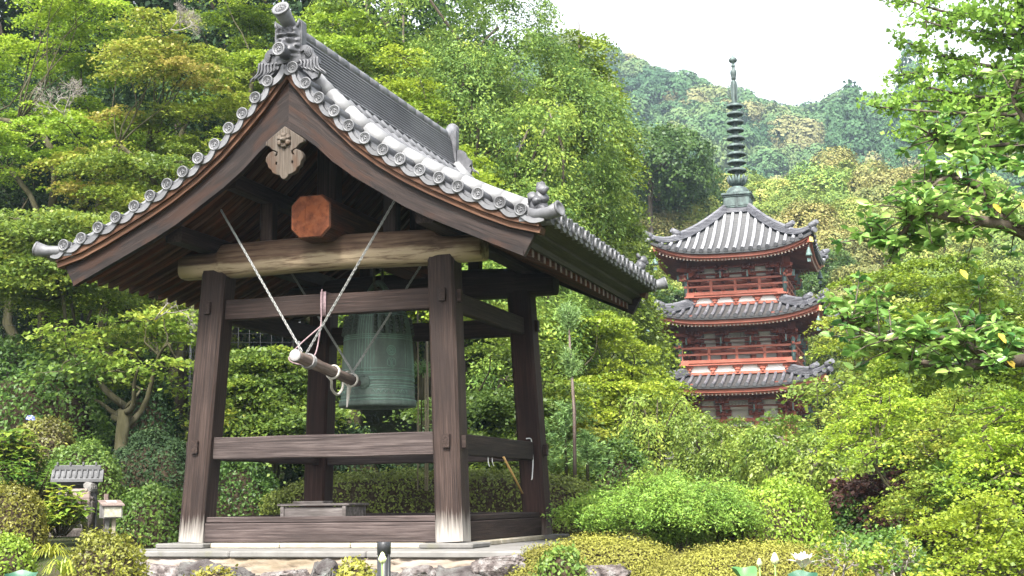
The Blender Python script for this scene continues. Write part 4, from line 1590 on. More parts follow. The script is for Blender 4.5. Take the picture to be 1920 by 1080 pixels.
# spire: box, dome, lotus, nine rings, flame, beads
SP = MB()
z0, z1 = Z(392), Z(368)
SP.box((0, 0, (z0 + z1) / 2 - .03), (1.06, 1.06, z1 - z0), .02)
SP.box((0, 0, z1), (1.26, 1.26, .1), .02)
SP.box((0, 0, z1 - .09), (1.16, 1.16, .06), .02)
for Rm in FACE:
    for x in (-.26, .26):
        SP.box((0, 0, 0), (.42, .03, (z1 - z0) * .66), .01, mat=Rm @ Matrix.Translation((x, -.54, (z0 + z1) / 2 - .05)))
spo = SP.build('spire_box', M_cop, PG)
zd = z1 + .05
b = MB()
b.lathe([(.5, 0), (.5, .06), (.46, .18), (.36, .3), (.2, .37), (.17, .4), (.0, .4)], 28, (0, 0, zd))
b.build('dome', M_cop, PG)
b = MB()
zl = zd + .4
for k in range(16):
    a = 2 * PI * k / 16
    r1 = .3 if k % 2 else .36
    q = lambda r, z: (r * math.cos(a), r * math.sin(a), zl + z)
    b.tube([q(.12, 0), q(.26, .1), q(r1, .24), q(r1 + .07, .42)], [.06, .09, .075, .012], 6)
b.lathe([(.1, 0), (.24, .06), (.28, .2), (.2, .22), (0, .22)], 20, (0, 0, zl))
b.build('lotus', M_cop, PG)
zr0, zr1 = Z(320), Z(199)
b = MB()
zt = Z(108)
b.lathe([(.12, zl), (.11, zr0), (.085, zr1), (.1, Z(190)), (.11, Z(160)), (.07, Z(150)), (.04, zt)], 12)
b.build('spire_pole', M_cop, PG)
for k in range(9):
    z = zr0 + (zr1 - zr0) * k / 8
    r = .4 - .008 * k
    b = MB()
    b.lathe([(.1, -.14), (.13, -.12), (.13, .1), (.1, .12), (.1, .05), (r - .1, .09), (r, .03), (r + .01, -.04), (r - .02, -.06), (r - .04, -.02), (.13, .02)], 26, (0, 0, z))
    for q in range(8):
        a = 2 * PI * q / 8
        b.box((.2 * math.cos(a), .2 * math.sin(a), z + .0), (.24, .03, .04), rz=a)
    b.build('spire_ring', M_cop, PG)
zf0, zf1 = Z(192), Z(152)
for k in range(4):
    b = MB()
    R = Matrix.Rotation(k * PI / 2 + .4, 4, 'Z')
    H = zf1 - zf0
    ol = [(.03, zf0), (.1, zf0 + .05), (.15, zf0 + .2 * H), (.13, zf0 + .45 * H), (.17, zf0 + .7 * H), (.12, zf1), (.03, zf1)]
    b.prism(ol, -.012, .012, R)
    for q in range(6):
        z = zf0 + .12 + q * H * .12
        b.tube([R @ Vector((.08, 0, z)), R @ Vector((.22, 0, z + .1)), R @ Vector((.3, 0, z + .28))], [.014, .012, .006], 5)
    b.build('flame_fin', M_cop, PG)
b = MB()
zz = Z(150)
H = zt - zz
b.lathe([(.06, 0), (.11, .03), (.1, .12), (.12, .2 * H), (.14, .3 * H), (.13, .42 * H), (.07, .46 * H), (.07, .6 * H), (.1, .62 * H), (.07, .66 * H), (.07, .76 * H), (.15, .8 * H), (.185, .88 * H), (.15, .97 * H), (.05, 1.03 * H), (.012, 1.16 * H), (.0, 1.22 * H)], 20, (0, 0, zz))
b.build('jewel', M_cop, PG)

# wind bells hanging from the eave corners
bm_ = MB()
bm_.lathe([(.0, 0), (.05, -.02), (.06, -.1), (.1, -.16), (.12, -.24), (.17, -.42), (.19, -.5), (.17, -.5), (.1, -.2), (0, -.12)], 14)
bm_.tube([(0, 0, .14), (0, 0, -.62)], .012, 6)
bm_.box((0, 0, -.72), (.2, .02, .2))
wb = bm_.mesh('wind_bell')
wb.materials.append(M_ver)
PGM = Matrix.Translation((PC.x, PY, PGZ)) @ Matrix.Rotation(PYAW, 4, 'Z')
for k, p in enumerate(BELLS):
    fl, ci = ('top', 'middle', 'bottom')[k // 4], k % 4
    if ci == 2: continue          # far corner, hidden behind the body
    o = link('wind_bell', wb, None)
    o.location = PGM @ (p - Vector((0, 0, .16)))
    o.scale = (.7, .7, .7)
    where = {0: 'right front', 1: 'right rear', 3: 'left front'}[ci]
    tag(o, f'verdigris wind bell hanging under the {where} corner of the {fl} pagoda roof', 'wind bell', 'wind bells under the pagoda eaves')

# ------------------------------------------------------------------ foliage builders
def nrm(a):
    return a / np.maximum(1e-9, np.linalg.norm(a, axis=-1, keepdims=True))


class Leaves:
    """many small leaf faces for ONE crown mesh, each leaf with its own 'tint'"""
    def __init__(s): s.V, s.T, s.big = [], [], False

    def add(s, P, N, size, tint, asp=.6, T=None, fold=0., big=False):
        n = len(P)
        if n == 0: return s
        N = nrm(N)
        if T is None: T = rng.normal(size=(n, 3))
        T = nrm(T - N * (T * N).sum(1, keepdims=True))
        Bv = np.cross(N, T)
        L = (np.ones(n) * size)[:, None]
        W = L * asp * .5
        if big:
            q = [P, P + T * L * .3 + Bv * W * .85 + N * W * fold, P + T * L * .66 + Bv * W * .8 + N * W * fold, P + T * L * 1.0 - N * L * .06, P + T * L * .66 - Bv * W * .8 + N * W * fold, P + T * L * .3 - Bv * W * .85 + N * W * fold]
            s.big = True
        else:
            q = [P - T * L * .5, P + T * L * .06 + Bv * W + N * W * fold, P + T * L * .5, P + T * L * .06 - Bv * W + N * W * fold]
        s.V.append(np.stack(q, 1).astype(np.float32))
        s.T.append(np.broadcast_to(tint, (n,)).astype(np.float32))
        return s

    def mesh(s, name):
        V = np.concatenate(s.V)
        t = np.concatenate(s.T)
        n, k = V.shape[:2]
        me = bpy.data.meshes.new(name)
        me.vertices.add(n * k)
        me.vertices.foreach_set('co', V.ravel())
        base = np.arange(n)[:, None] * k
        if k == 6:
            idx = np.concatenate([base + [0, 1, 2, 3], base + [0, 3, 4, 5]], 1).reshape(-1)
            t = np.repeat(t, 2)
            nf = n * 2
        else:
            idx = (base + np.arange(4)).reshape(-1)
            nf = n
        me.loops.add(len(idx))
        me.loops.foreach_set('vertex_index', idx.astype(np.int32))
        me.polygons.add(nf)
        me.polygons.foreach_set('loop_start', (np.arange(nf) * 4).astype(np.int32))
        me.attributes.new('tint', 'FLOAT', 'FACE').data.foreach_set('value', t)
        me.update(calc_edges=True)
        return me

    def build(s, name, m, parent=None):
        return link(name, s.mesh(name), m, parent)


def dirs(n, lo=-1.):
    d = nrm(rng.normal(size=(n * 4 + 8, 3)))
    d = d[d[:, 2] > lo]
    return d[:n]


def sprays(L, C, A, r, nleaf, size, tint, flat=.3, asp=.6, jit=.5, tj=.12, droop=0., hang=None, big=False, fold=.2):
    """leaf sprays: around each centre C a flattened cloud of leaves facing along A"""
    n = len(C)
    A = nrm(A)
    C = np.repeat(C, nleaf, 0)
    A = np.repeat(A, nleaf, 0)
    tt = np.repeat(np.broadcast_to(tint, (n,)), nleaf) + rng.normal(size=n * nleaf) * tj
    r = np.repeat(np.broadcast_to(r, (n,)), nleaf)[:, None]
    d = rng.normal(size=(n * nleaf, 3)) * .55
    h = (d * A).sum(1, keepdims=True)
    d = d - A * h * (1 - flat)
    rad2 = (d ** 2).sum(1, keepdims=True)
    P = C + d * r
    P[:, 2:] -= droop * rad2 * r
    N = A + rng.normal(size=P.shape) * jit
    T = None
    if hang is not None:
        T = d + rng.normal(size=P.shape) * .4
        T[:, 2] -= hang
    s = size * rng.uniform(.5, 1.5, n * nleaf)
    L.add(P, N, s, np.clip(tt, 0, 1), asp, T, fold, big)


def blob_crown(L, blobs, spray_r, nleaf, size, cover=1., up=.4, flat=.35, tint=.5, tv=.15, lo=-.5, asp=.6, jit=.5, droop=.2, hang=None, big=False, inner=.25):
    """crown of many sprays set over overlapping blobs (x, y, z, rx, ry, rz)"""
    BL = np.array(blobs, float)
    for b in BL:
        c, r = b[:3], b[3:6]
        area = 4 * PI * ((r[0] * r[1]) ** 1.6 / 3 + (r[0] * r[2]) ** 1.6 / 3 + (r[1] * r[2]) ** 1.6 / 3) ** (1 / 1.6) * .8
        n = max(4, int(cover * area / (spray_r ** 2 * 2.2)))
        d = dirs(n, lo)
        n = len(d)
        k = np.where(rng.random(n) < inner, rng.uniform(.45, .9, n), rng.uniform(.88, 1.1, n))[:, None]
        P = c + d * r * k
        ok = np.ones(n, bool)
        for o in BL:
            if o is b: continue
            ok &= ((((P - o[:3]) / o[3:6]) ** 2).sum(1) > .55)
        P, d = P[ok], d[ok]
        if len(P) == 0: continue
        A = nrm(d / r) * (1 - up) + np.array([0, 0, up])
        bt = tint + rng.normal() * tv * .6
        sprays(L, P, A, spray_r * rng.uniform(.7, 1.25, len(P)), nleaf, size, bt + rng.normal(size=len(P)) * tv, flat, asp, jit, droop=droop, hang=hang, big=big)


def limb(b, p0, p1, r0, r1, bend=.15, n=6, sides=6):
    p0, p1 = Vector(p0), Vector(p1)
    L = (p1 - p0).length
    o = Vector(rng.normal(size=3)) * bend * L * .4
    o2 = Vector(rng.normal(size=3)) * bend * L * .2
    pts = []
    for i in range(n + 1):
        t = i / n
        pts.append(p0.lerp(p1, t) + o * math.sin(PI * t) + o2 * math.sin(2 * PI * t))
    b.tube(pts, [r0 + (r1 - r0) * (i / n) ** .8 for i in range(n + 1)], sides)
    return pts


M_bark = mottled('bark', [(.035, .028, .02), (.075, .06, .045), (.15, .13, .105)], 4., .9, .15, 1., .03, stretch=(1, 1, .25))
M_barkd = mottled('mossy_bark', [(.03, .028, .014), (.06, .055, .028), (.1, .09, .06)], 5., .9, .15, 1., .03, stretch=(1, 1, .3))
M_twig = mottled('dry_twigs', [(.03, .022, .014), (.055, .04, .026), (.085, .07, .04)], 18., .95, .1, 1., .04)
M_dead = mottled('dead_twigs', [(0.154, 0.133, 0.112), (0.238, 0.21, 0.189), (0.308, 0.287, 0.266)], 8., .9, .1, .4, .01)
LM = dict(
    maple_y=leafmat('young_maple_leaf', [(0.075, 0.135, 0.01), (0.16, 0.25, 0.015), (0.265, 0.355, 0.02), (0.35, 0.42, 0.032)], .45, hue=(1.08, 1.04, 1.5)),
    maple_o=leafmat('orange_tinged_maple_leaf', [(0.08, 0.14, 0.014), (0.17, 0.25, 0.02), (0.28, 0.34, 0.03), (0.38, 0.34, 0.055)], .45, hue=(1.08, 1.04, 1.5)),
    maple_g=leafmat('green_maple_leaf', [(0.05, 0.1, 0.014), (0.105, 0.18, 0.018), (0.18, 0.26, 0.026), (0.27, 0.31, 0.03)], .45),
    zelk=leafmat('broad_green_leaf', [(0.04, 0.09, 0.018), (0.085, 0.16, 0.024), (0.155, 0.25, 0.034), (0.26, 0.35, 0.045)], .4, .55, .2),
    gold=leafmat('olive_gold_leaf', [(0.05, 0.09, 0.009), (0.11, 0.17, 0.012), (0.18, 0.25, 0.015), (0.25, 0.32, 0.018)], .42, hue=(1.08, 1.04, 1.5)),
    dark=leafmat('evergreen_shade_leaf', [(.012, .032, .01), (.026, .06, .016), (.055, .105, .025)], .25, .65, .15),  # deep shade among shrubs and backing trees is put into these dark greens
    shrub=leafmat('shrub_leaf', [(0.035, 0.09, 0.013), (0.085, 0.17, 0.02), (0.15, 0.25, 0.032)], .35, .5, .35),
    azalea=leafmat('azalea_leaf', [(0.06, 0.06, 0.015), (0.11, 0.13, 0.016), (0.18, 0.21, 0.022), (0.26, 0.27, 0.04)], .3, .5, .35, .7, 1.5),
    azbrown=leafmat('clipped_azalea_leaf', [(0.065, 0.07, 0.017), (0.105, 0.145, 0.022), (0.165, 0.23, 0.03), (0.235, 0.32, 0.04)], .28, .55, .3, .9, 2.),
    bright=leafmat('bright_azalea_leaf', [(0.09, 0.18, 0.015), (0.17, 0.29, 0.022), (0.27, 0.4, 0.035)], .4, .45, .35, .6, 1.5),
    moss=leafmat('low_clipped_leaf', [(0.095, 0.095, 0.018), (0.145, 0.16, 0.023), (0.195, 0.222, 0.028), (0.23, 0.262, 0.045)], .25, .6, .25, .8, 1.6),
    clover=leafmat('bush_clover_leaf', [(0.075, 0.2, 0.025), (0.16, 0.31, 0.035), (0.26, 0.41, 0.05)], .4, .5, .3),
    camel=leafmat('camellia_leaf', [(0.04, 0.11, 0.025), (0.115, 0.21, 0.04), (0.23, 0.35, 0.08), (0.34, 0.43, 0.11)], .3, .28, .6, .3, 3., hue=(1, 1, 1)),
    ginkgo=leafmat('ginkgo_leaf', [(0.12, 0.22, 0.03), (0.21, 0.36, 0.045), (0.33, 0.48, 0.06)], .55, .5, .3, hue=(1.05, 1.05, 1.2)),
    fresh=leafmat('fresh_bush_leaf', [(.06, .14, .016), (.14, .24, .026), (.24, .34, .045)], .4, .45, .4),
    red=leafmat('purple_maple_leaf', [(.055, .025, .02), (.11, .05, .038), (.17, .09, .06)], .35, hue=(1, 1, 1)),
    hyd=leafmat('hydrangea_leaf', [(0.07, 0.17, 0.02), (0.17, 0.29, 0.028), (0.32, 0.38, 0.035)], .4, .45, .35),
    pine=leafmat('soft_conifer_needle', [(0.075, 0.16, 0.04), (0.14, 0.27, 0.06), (0.22, 0.38, 0.09)], .3, .5, .3),
    brown=leafmat('bronze_oak_leaf', [(0.07, 0.105, 0.022), (0.13, 0.16, 0.034), (0.19, 0.205, 0.047), (0.26, 0.24, 0.068)], .2, .6, .25, .35, .25),
    wood=leafmat('hill_tree_leaf', [(0.043, 0.095, 0.018), (0.095, 0.17, 0.024), (0.16, 0.24, 0.032), (0.245, 0.28, 0.05)], .2, .6, .25, .3, .25),
    far=leafmat('far_forest_leaf', [(0.018, 0.048, 0.026), (0.038, 0.085, 0.036), (0.075, 0.13, 0.046), (0.14, 0.15, 0.055), (0.18, 0.15, 0.075)], .12, .7, .15, .1, .02, hue=(1, 1, 1)),
)


def maple_parts(H, R, npads, tk=1., fh=.22, leaf=.064, per=2500, tint=.42, spread=.33, lo=.3, pr=(.55, 1.05), tv=.14, asp=.75, lean=(0, 0), tops=1.):
    """layered maple: forked trunk, limbs reaching to flat drooping pads of leaves"""
    L, b = Leaves(), MB()
    fork = Vector((lean[0] * .3, lean[1] * .3, H * fh))
    limb(b, (0, 0, -.4), fork, .045 * H * .5 * tk, .033 * H * .5 * tk, .08, 6, 10)
    nl = 5
    tips = []
    for k in range(nl):
        a = 2 * PI * k / nl + rng.uniform(-.4, .4)
        e = Vector((R * .55 * math.cos(a) + lean[0], R * .55 * math.sin(a) + lean[1], H * rng.uniform(.5, .75)))
        pts = limb(b, fork + Vector((0, 0, rng.uniform(-.3, .2))), e, .022 * H * .5 * tk ** .8, .009 * H * .5, .25, 8, 8)
        tips += pts[3:]
    for i in range(npads):
        a = rng.uniform(0, 2 * PI)
        u = math.sqrt(rng.random())
        r = R * u
        top = H * (lo + (1 - lo) * (1 - u ** 2.2) ** .6 * tops)
        z = H * lo * .75 + (top - H * lo * .75) * rng.random() ** .5
        c = np.array([r * math.cos(a) + lean[0], r * math.sin(a) + lean[1], z])
        p = rng.uniform(*pr)
        near = min(tips, key=lambda q: (q - Vector(c)).length)
        limb(b, near, Vector(c) - Vector((0, 0, .1)), .022, .008, .2, 5, 5)
        n = int(per * p * p)
        # sprays of the pad: fans reaching outwards
        ns = 14
        sa = rng.uniform(0, 2 * PI, ns)
        sr = p * np.sqrt(rng.random(ns)) * 1.02
        out = np.array([math.cos(a), math.sin(a), 0.]) * u * .25
        SC = np.stack([np.cos(sa) * sr, np.sin(sa) * sr, -.17 * (sr / p) ** 2 * p + rng.normal(size=ns) * .07], 1)
        SC[:, 2] -= SC @ out * .8
        for q in SC[:5]:
            limb(b, Vector(c) - Vector((0, 0, .1)), Vector(c + q) - Vector((0, 0, .05)), .009, .004, .15, 3, 4)
        pt = tint + rng.normal() * tv
        sprays(L, c + SC, np.tile([[0, 0, 1.]], (ns, 1)) + out, p * rng.uniform(.28, .52, ns), max(6, n // ns), leaf, pt + rng.normal(size=ns) * .05, .13, asp, .55, .14, .3)
    return L, b


def blob_tree_parts(H, R, zc, nb, spray, nleaf, leaf, cover=1., tint=.45, trunk=.25, rz=.8, deep=.5, **kw):
    L, b = Leaves(), MB()
    blobs = []
    for i in range(nb):
        d = dirs(1, -.55)[0]
        k = rng.uniform(.35, .72)
        r = R * rng.uniform(.3, .5)
        blobs.append((d[0] * R * k, d[1] * R * k, zc + d[2] * (H - zc) * rz * k * 1.15, r, r, r * rng.uniform(.6, .85)))
    blob_crown(L, blobs, spray, nleaf, leaf, cover, tint=tint, **kw)
    limb(b, (0, 0, -deep), (rng.normal() * .2, rng.normal() * .2, zc), trunk, trunk * .5, .06, 6, 9)
    for q in blobs[::1]:
        limb(b, (0, 0, zc * rng.uniform(.5, .95)), (q[0], q[1], q[2]), trunk * .32, .03, .2, 5, 5)
    return L, b


def cone_tree_parts(H, R, z0, nb, spray, nleaf, leaf, tint=.45, power=.75, cover=1., **kw):
    L, b = Leaves(), MB()
    blobs = []
    for i in range(nb):
        t = (i + rng.random()) / nb * .9
        rr = R * (1 - t) ** power
        a = i * 2.4
        r = max(.25, rr * .52)
        k = rr * .55
        blobs.append((k * math.cos(a), k * math.sin(a), z0 + (H - z0) * t, r, r, r * 1.05))
    blob_crown(L, blobs, spray, nleaf, leaf, cover, tint=tint, **kw)
    b.tube([(0, 0, -.5), (0, 0, H * .5), (0, 0, H * .97)], [.02 * H, .012 * H, .01], 8)
    return L, b


def tree(name, parts, lm, label, cat, loc, rz=0., group=None, scale=1., bark=None, crown='crown', trunk='trunk'):
    root = thing(name, label, cat, loc, rz, group, scale)
    L, b = parts
    L.build(crown, LM[lm], root)
    if b is not None and b.v: b.build(trunk, bark or M_bark, root)
    return root


def mound(name, label, cat, px, top, bot, wpx, Y, lm, leaf=.05, dens=1., depth=.85, shape=2.3, bumps=.05, group=None, jit=.6, tint=.45, asp=.55, rz=0., dz=0., loose=.08, tj=.16, **kw):
    """clipped shrub: leaves over a rounded body of twigs"""
    c = at(px, bot, Y)
    rx, h = wpx / 2 * Y / F_PX, (bot - top) * Y / F_PX
    ry = rx * depth
    root = thing(name, label, cat, (c.x, c.y, c.z + dz), rz, group)
    L = Leaves()
    area = 2 * PI * ((rx * ry) ** 1.6 / 3 + (rx * h) ** 1.6 / 3 + (ry * h) ** 1.6 / 3) ** (1 / 1.6)
    n = int(area / (leaf * leaf * asp) * 3.6 * dens)
    d = dirs(n, -.15)
    n = len(d)
    sup = (np.abs(d) ** shape).sum(1) ** (-1 / shape)
    ph = rng.uniform(0, 6, 6)
    f = 2.2 / max(.35, min(rx, 1.2))
    B0 = d * np.array([rx, ry, h])
    nz = np.sin(B0[:, 0] * f * 2.1 + ph[0]) * np.sin(B0[:, 1] * f * 1.7 + ph[1]) + .6 * np.sin(B0[:, 0] * f * 4.3 + ph[2] + B0[:, 2] * 5) * np.sin(B0[:, 2] * f * 3.9 + ph[3])
    k = sup * (1 + bumps * nz)
    P = d * k[:, None] * np.array([rx, ry, h])
    N = nrm(np.sign(d) * np.abs(d) ** (shape - 1) / np.array([rx, ry, h]))
    P = P - N * np.abs(rng.normal(size=(n, 1))) * leaf * 1.2 + N * (rng.random((n, 1)) ** 6) * loose
    tt = tint + .10 * nz + rng.normal(size=n) * tj
    L.add(P, N + rng.normal(size=P.shape) * jit, leaf * rng.uniform(.7, 1.3, n), np.clip(tt, 0, 1), asp, N * .9 + rng.normal(size=P.shape) * .8, .25)
    L.build('foliage', LM[lm], root)
    b = MB()
    secs = []
    for i in range(9):
        v = -.15 + i / 8 * (PI / 2 + .13)
        q = []
        for j in range(28):
            a = 2 * PI * j / 28
            e = np.array([math.cos(v) * math.cos(a), math.cos(v) * math.sin(a), math.sin(v)])
            s = (np.abs(e) ** shape).sum() ** (-1 / shape)
            x = e * s * np.array([rx, ry, h]) * (.93 - bumps * 1.3)
            q.append(tuple(x))
        secs.append(q)
    b.loft(secs, True)
    b.build('twig_core', M_twig, root)
    return root

# ------------------------------------------------------------------ clipped shrubs and hedges
mound('round_azalea', 'clipped round brownish-green azalea at the left edge beside the little shrine', 'shrub', 22, 912, 1022, 122, 16.4, 'azalea', .038)
mound('round_azalea', 'bright green clipped azalea in the bottom left corner', 'shrub', 8, 1008, 1100, 118, 13.6, 'bright', .038)
mound('round_azalea', 'leafy green rounded azalea just left of the front left post', 'shrub', 288, 912, 1016, 158, 18.6, 'shrub', .055, bumps=.08)
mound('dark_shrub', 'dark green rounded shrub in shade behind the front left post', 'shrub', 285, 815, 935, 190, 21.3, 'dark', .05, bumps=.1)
mound('round_azalea', 'sunlit green rounded shrub above the roof of the little shrine', 'shrub', 150, 832, 950, 165, 20., 'shrub', .055, bumps=.07, tint=.6)
mound('round_azalea', 'dull olive dome-shaped shrub behind the hydrangea at the left', 'shrub', 78, 786, 900, 140, 21.4, 'azalea', .05, tint=.25)
mound('leafy_shrub', 'large dark green leafy shrub mass beneath the left maples', 'shrub', 60, 640, 850, 300, 23.4, 'shrub', .075, bumps=.16, tint=.25, jit=.8, loose=.15)
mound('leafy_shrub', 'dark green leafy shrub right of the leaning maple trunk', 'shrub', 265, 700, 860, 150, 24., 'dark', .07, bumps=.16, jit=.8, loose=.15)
mound('clipped_hedge', 'long clipped azalea hedge with a rounded end behind the bell tower', 'hedge', 818, 886, 1012, 650, 21.2, 'azbrown', .05, depth=.22, shape=3.6, bumps=.025, rz=-.06)
mound('round_azalea', 'clipped olive and brown azalea behind the bush clover', 'shrub', 1212, 893, 1010, 190, 20., 'azbrown', .05, tint=.5)
mound('round_azalea', 'large bright yellow-green rounded azalea right of the bush clover', 'shrub', 1442, 905, 1070, 250, 16.2, 'bright', .045, bumps=.09, tint=.55, jit=.7)
mound('low_clipped_mound', 'low olive clipped azalea mound right of the platform', 'shrub', 1120, 1014, 1110, 370, 14.2, 'moss', .026, 1.5, depth=.5, bumps=.03, jit=.5, tj=.09)
mound('low_clipped_mound', 'broad low olive clipped mound behind the white lotus flower', 'shrub', 1425, 1027, 1110, 440, 13.6, 'moss', .026, 1.5, depth=.5, bumps=.03, jit=.5, tj=.09)
mound('small_shrub', 'small glossy green shrub at the right corner of the stone wall', 'shrub', 1050, 1030, 1100, 100, 12.9, 'shrub', .05, tint=.7, bumps=.12, loose=.1)
mound('round_azalea', 'foreground azalea with salmon tinged new leaves left of the stone wall', 'shrub', 196, 1005, 1100, 150, 13., 'azalea', .038, tint=.5, bumps=.1)
mound('small_shrub', 'small yellow-green azalea tuft growing before the stone wall beside the post light', 'shrub', 668, 1052, 1100, 80, 12.6, 'azalea', .045, tint=.75, bumps=.12)
mound('small_shrub', 'small yellow-green azalea tuft before the stone wall below the front left post', 'shrub', 400, 1066, 1105, 90, 12.6, 'azalea', .045, tint=.75, bumps=.12)
mound('leafy_shrub', 'dark shrub filling the gap behind the hedge below the bell', 'shrub', 640, 800, 960, 240, 25., 'dark', .075, bumps=.16, jit=.8, loose=.15)
mound('leafy_shrub', 'dull green shrub behind the hedge left of the box', 'shrub', 450, 850, 1000, 150, 23., 'shrub', .06, bumps=.12, tint=.15, jit=.8, loose=.1)
mound('leafy_shrub', 'dark leafy shrub at the far right below the camellia', 'shrub', 1840, 740, 900, 190, 24., 'dark', .08, bumps=.16, jit=.8, loose=.15)
mound('leafy_shrub', 'mid green shrub behind the red maple at the right', 'shrub', 1760, 800, 960, 220, 22.5, 'shrub', .07, bumps=.16, jit=.8, loose=.15)
mound('leafy_shrub', 'shaded shrub behind the right rear post of the tower', 'shrub', 900, 780, 960, 260, 25.5, 'dark', .075, bumps=.16, jit=.8, loose=.15)
mound('leafy_shrub', 'green shrub between the conifer and the weeping cherry', 'shrub', 1160, 830, 960, 150, 25, 'shrub', .065, bumps=.14, jit=.8, loose=.15, tint=.3)

# ------------------------------------------------------------------ trees behind the tower
def gpos(px, Y):
    x = (px - 960) / F_PX * Y * .99
    return Vector((x, Y, ground(x, Y) - .1))


def hgt(px, py, Y):
    return at(px, py, Y).z - gpos(px, Y).z


MT = 'maples behind the bell tower'
def maple_at(px, top, Y, wpx, label, lm='maple_y', npads=46, **kw):
    H = hgt(px, top, Y)
    R = wpx / 2 * Y / F_PX
    p = maple_parts(H, R, npads, **kw)
    return tree('maple_tree', p, lm, label, 'maple', gpos(px, Y), group=MT, bark=M_barkd)


mA = maple_at(70, -70, 30, 480, 'tall yellow-green maple filling the top left corner', npads=70, lo=.35)
mB = maple_at(300, 10, 28.5, 380, 'yellow-green maple with orange tinted sprays left of the tower gable', npads=56, lo=.4, tint=.5, tv=.22, lm='maple_o')
mC = maple_at(90, 370, 24, 300, 'green layered maple with low spreading pads below the left eave tip', 'maple_g', npads=30, lo=.86, lean=(-.2, 0))
mD = maple_at(420, -60, 33, 330, 'tall maple behind the ridge ornament of the tower', npads=50, lo=.45)
mE = maple_at(640, -70, 31, 330, 'yellow-green maple rising behind the tower ridge', npads=56, lo=.4, tint=.5)
mF = maple_at(790, 60, 28.5, 290, 'sunny yellow-green maple showing above the right roof slope', npads=50, lo=.4, tint=.55)
mG = maple_at(225, 520, 22.6, 300, 'young green maple with flat layers beside the front left post', 'maple_g', npads=13, lo=.72, per=900, leaf=.08, pr=(.5, .8), tk=1.45, fh=.5)
mH = maple_at(490, 630, 24.5, 190, 'bushy green maple seen through the left bay of the tower', 'maple_g', npads=34, lo=.42, tint=.3)
mI = maple_at(930, 600, 25, 260, 'shaded green maple seen through the right bay of the tower', 'maple_g', npads=30, lo=.2, tint=.2)  # low tint puts the deep shade behind the tower into the leaves
mJ = maple_at(1105, 560, 27.5, 280, 'pale yellow-green maple between the tower and the pagoda', npads=46, lo=.2, tint=.6, pr=(.5, .9))
mK = maple_at(1185, 690, 30, 150, 'yellow-green maple in front of the left side of the pagoda', npads=24, lo=.25, tint=.5)
mL = maple_at(1010, 690, 26, 170, 'low green maple behind the right rear post', 'maple_g', npads=20, lo=.25, tint=.6)


def dead_branch(root, c, n, size, seed):
    r = np.random.default_rng(seed)
    b = MB()
    def grow(p, d, L, rad, k):
        q = p + d * L
        b.tube([p, (p + q) / 2 + Vector(r.normal(size=3)) * L * .08, q], [rad, rad * .8, rad * .7], 4)
        if k == 0: return
        for _ in range(3):
            e = (d + Vector(r.normal(size=3)) * .5).normalized()
            grow(p.lerp(q, r.uniform(.5, 1)), e, L * .74, rad * .7, k - 1)
    for i in range(2):
        d = Vector((r.uniform(-1, 1), r.uniform(-.4, .1), r.uniform(-.1, 1))).normalized()
        grow(Vector(c) - root.location, d, size, .011, 5)
    b.build('dead_branch', M_dead, root)


dead_branch(mA, at(120, 215, 27.2), 3, .32, 3)
dead_branch(mB, at(320, 55, 26.8), 4, .28, 4)
dead_branch(mG, at(290, 600, 21.6), 3, .35, 5)

# tall broadleaf trees in the middle
H = hgt(900, -230, 32)
z1 = blob_tree_parts(H, 3.7, H * .45, 40, .4, 90, .082, 1.7, tint=.45, trunk=.22, rz=1., asp=.45, hang=.5, droop=.5, jit=.55, lo=-.7)
tree('broadleaf_tree', z1, 'zelk', 'tall mid-green broadleaf tree with drooping sprays right of the tower ridge', 'broadleaf tree', gpos(850, 32))
H = hgt(1010, 30, 30)
z2 = blob_tree_parts(H, 1.5, H * .5, 24, .36, 90, .082, 1.7, tint=.6, trunk=.18, rz=1., asp=.45, hang=.5, droop=.5, jit=.55, lo=-.7)
tree('broadleaf_tree', z2, 'zelk', 'fresh green broadleaf tree behind the right roof corner of the tower', 'broadleaf tree', gpos(985, 30))
H = hgt(1110, 60, 34)
z3 = cone_tree_parts(H * 1.07, 2.1, H * .15, 64, .4, 90, .08, .5, .5, 1.9, up=.6, flat=.2, asp=.75, droop=.4, jit=.45, lo=-.6)
tree('olive_maple_tree', z3, 'gold', 'tall dense olive-gold tree with feathery layers left of the pagoda', 'tree', gpos(1098, 34))
H = hgt(960, 330, 27.5)
z4 = blob_tree_parts(H, 1.5, H * .5, 14, .34, 90, .08, 1.7, tint=.6, trunk=.12, rz=1., asp=.45, hang=.5, droop=.5, lo=-.7)
tree('broadleaf_tree', z4, 'zelk', 'smaller green broadleaf tree just above the right eave of the tower', 'broadleaf tree', gpos(985, 27.5))

# dark evergreens closing the view behind the maples
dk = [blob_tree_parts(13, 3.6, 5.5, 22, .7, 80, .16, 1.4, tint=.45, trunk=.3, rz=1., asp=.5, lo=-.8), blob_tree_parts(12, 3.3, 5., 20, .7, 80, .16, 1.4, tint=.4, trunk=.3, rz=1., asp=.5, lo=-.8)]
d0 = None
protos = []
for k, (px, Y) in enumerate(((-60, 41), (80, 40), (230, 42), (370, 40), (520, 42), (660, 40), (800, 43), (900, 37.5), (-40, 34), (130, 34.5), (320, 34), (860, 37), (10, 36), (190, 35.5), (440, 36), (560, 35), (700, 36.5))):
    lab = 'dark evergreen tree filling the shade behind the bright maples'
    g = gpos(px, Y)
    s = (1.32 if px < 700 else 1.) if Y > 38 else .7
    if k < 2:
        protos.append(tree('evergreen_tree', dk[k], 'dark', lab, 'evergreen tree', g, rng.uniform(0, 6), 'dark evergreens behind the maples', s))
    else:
        dup(protos[k % 2], g, rng.uniform(0, 6), s * rng.uniform(.9, 1.1))

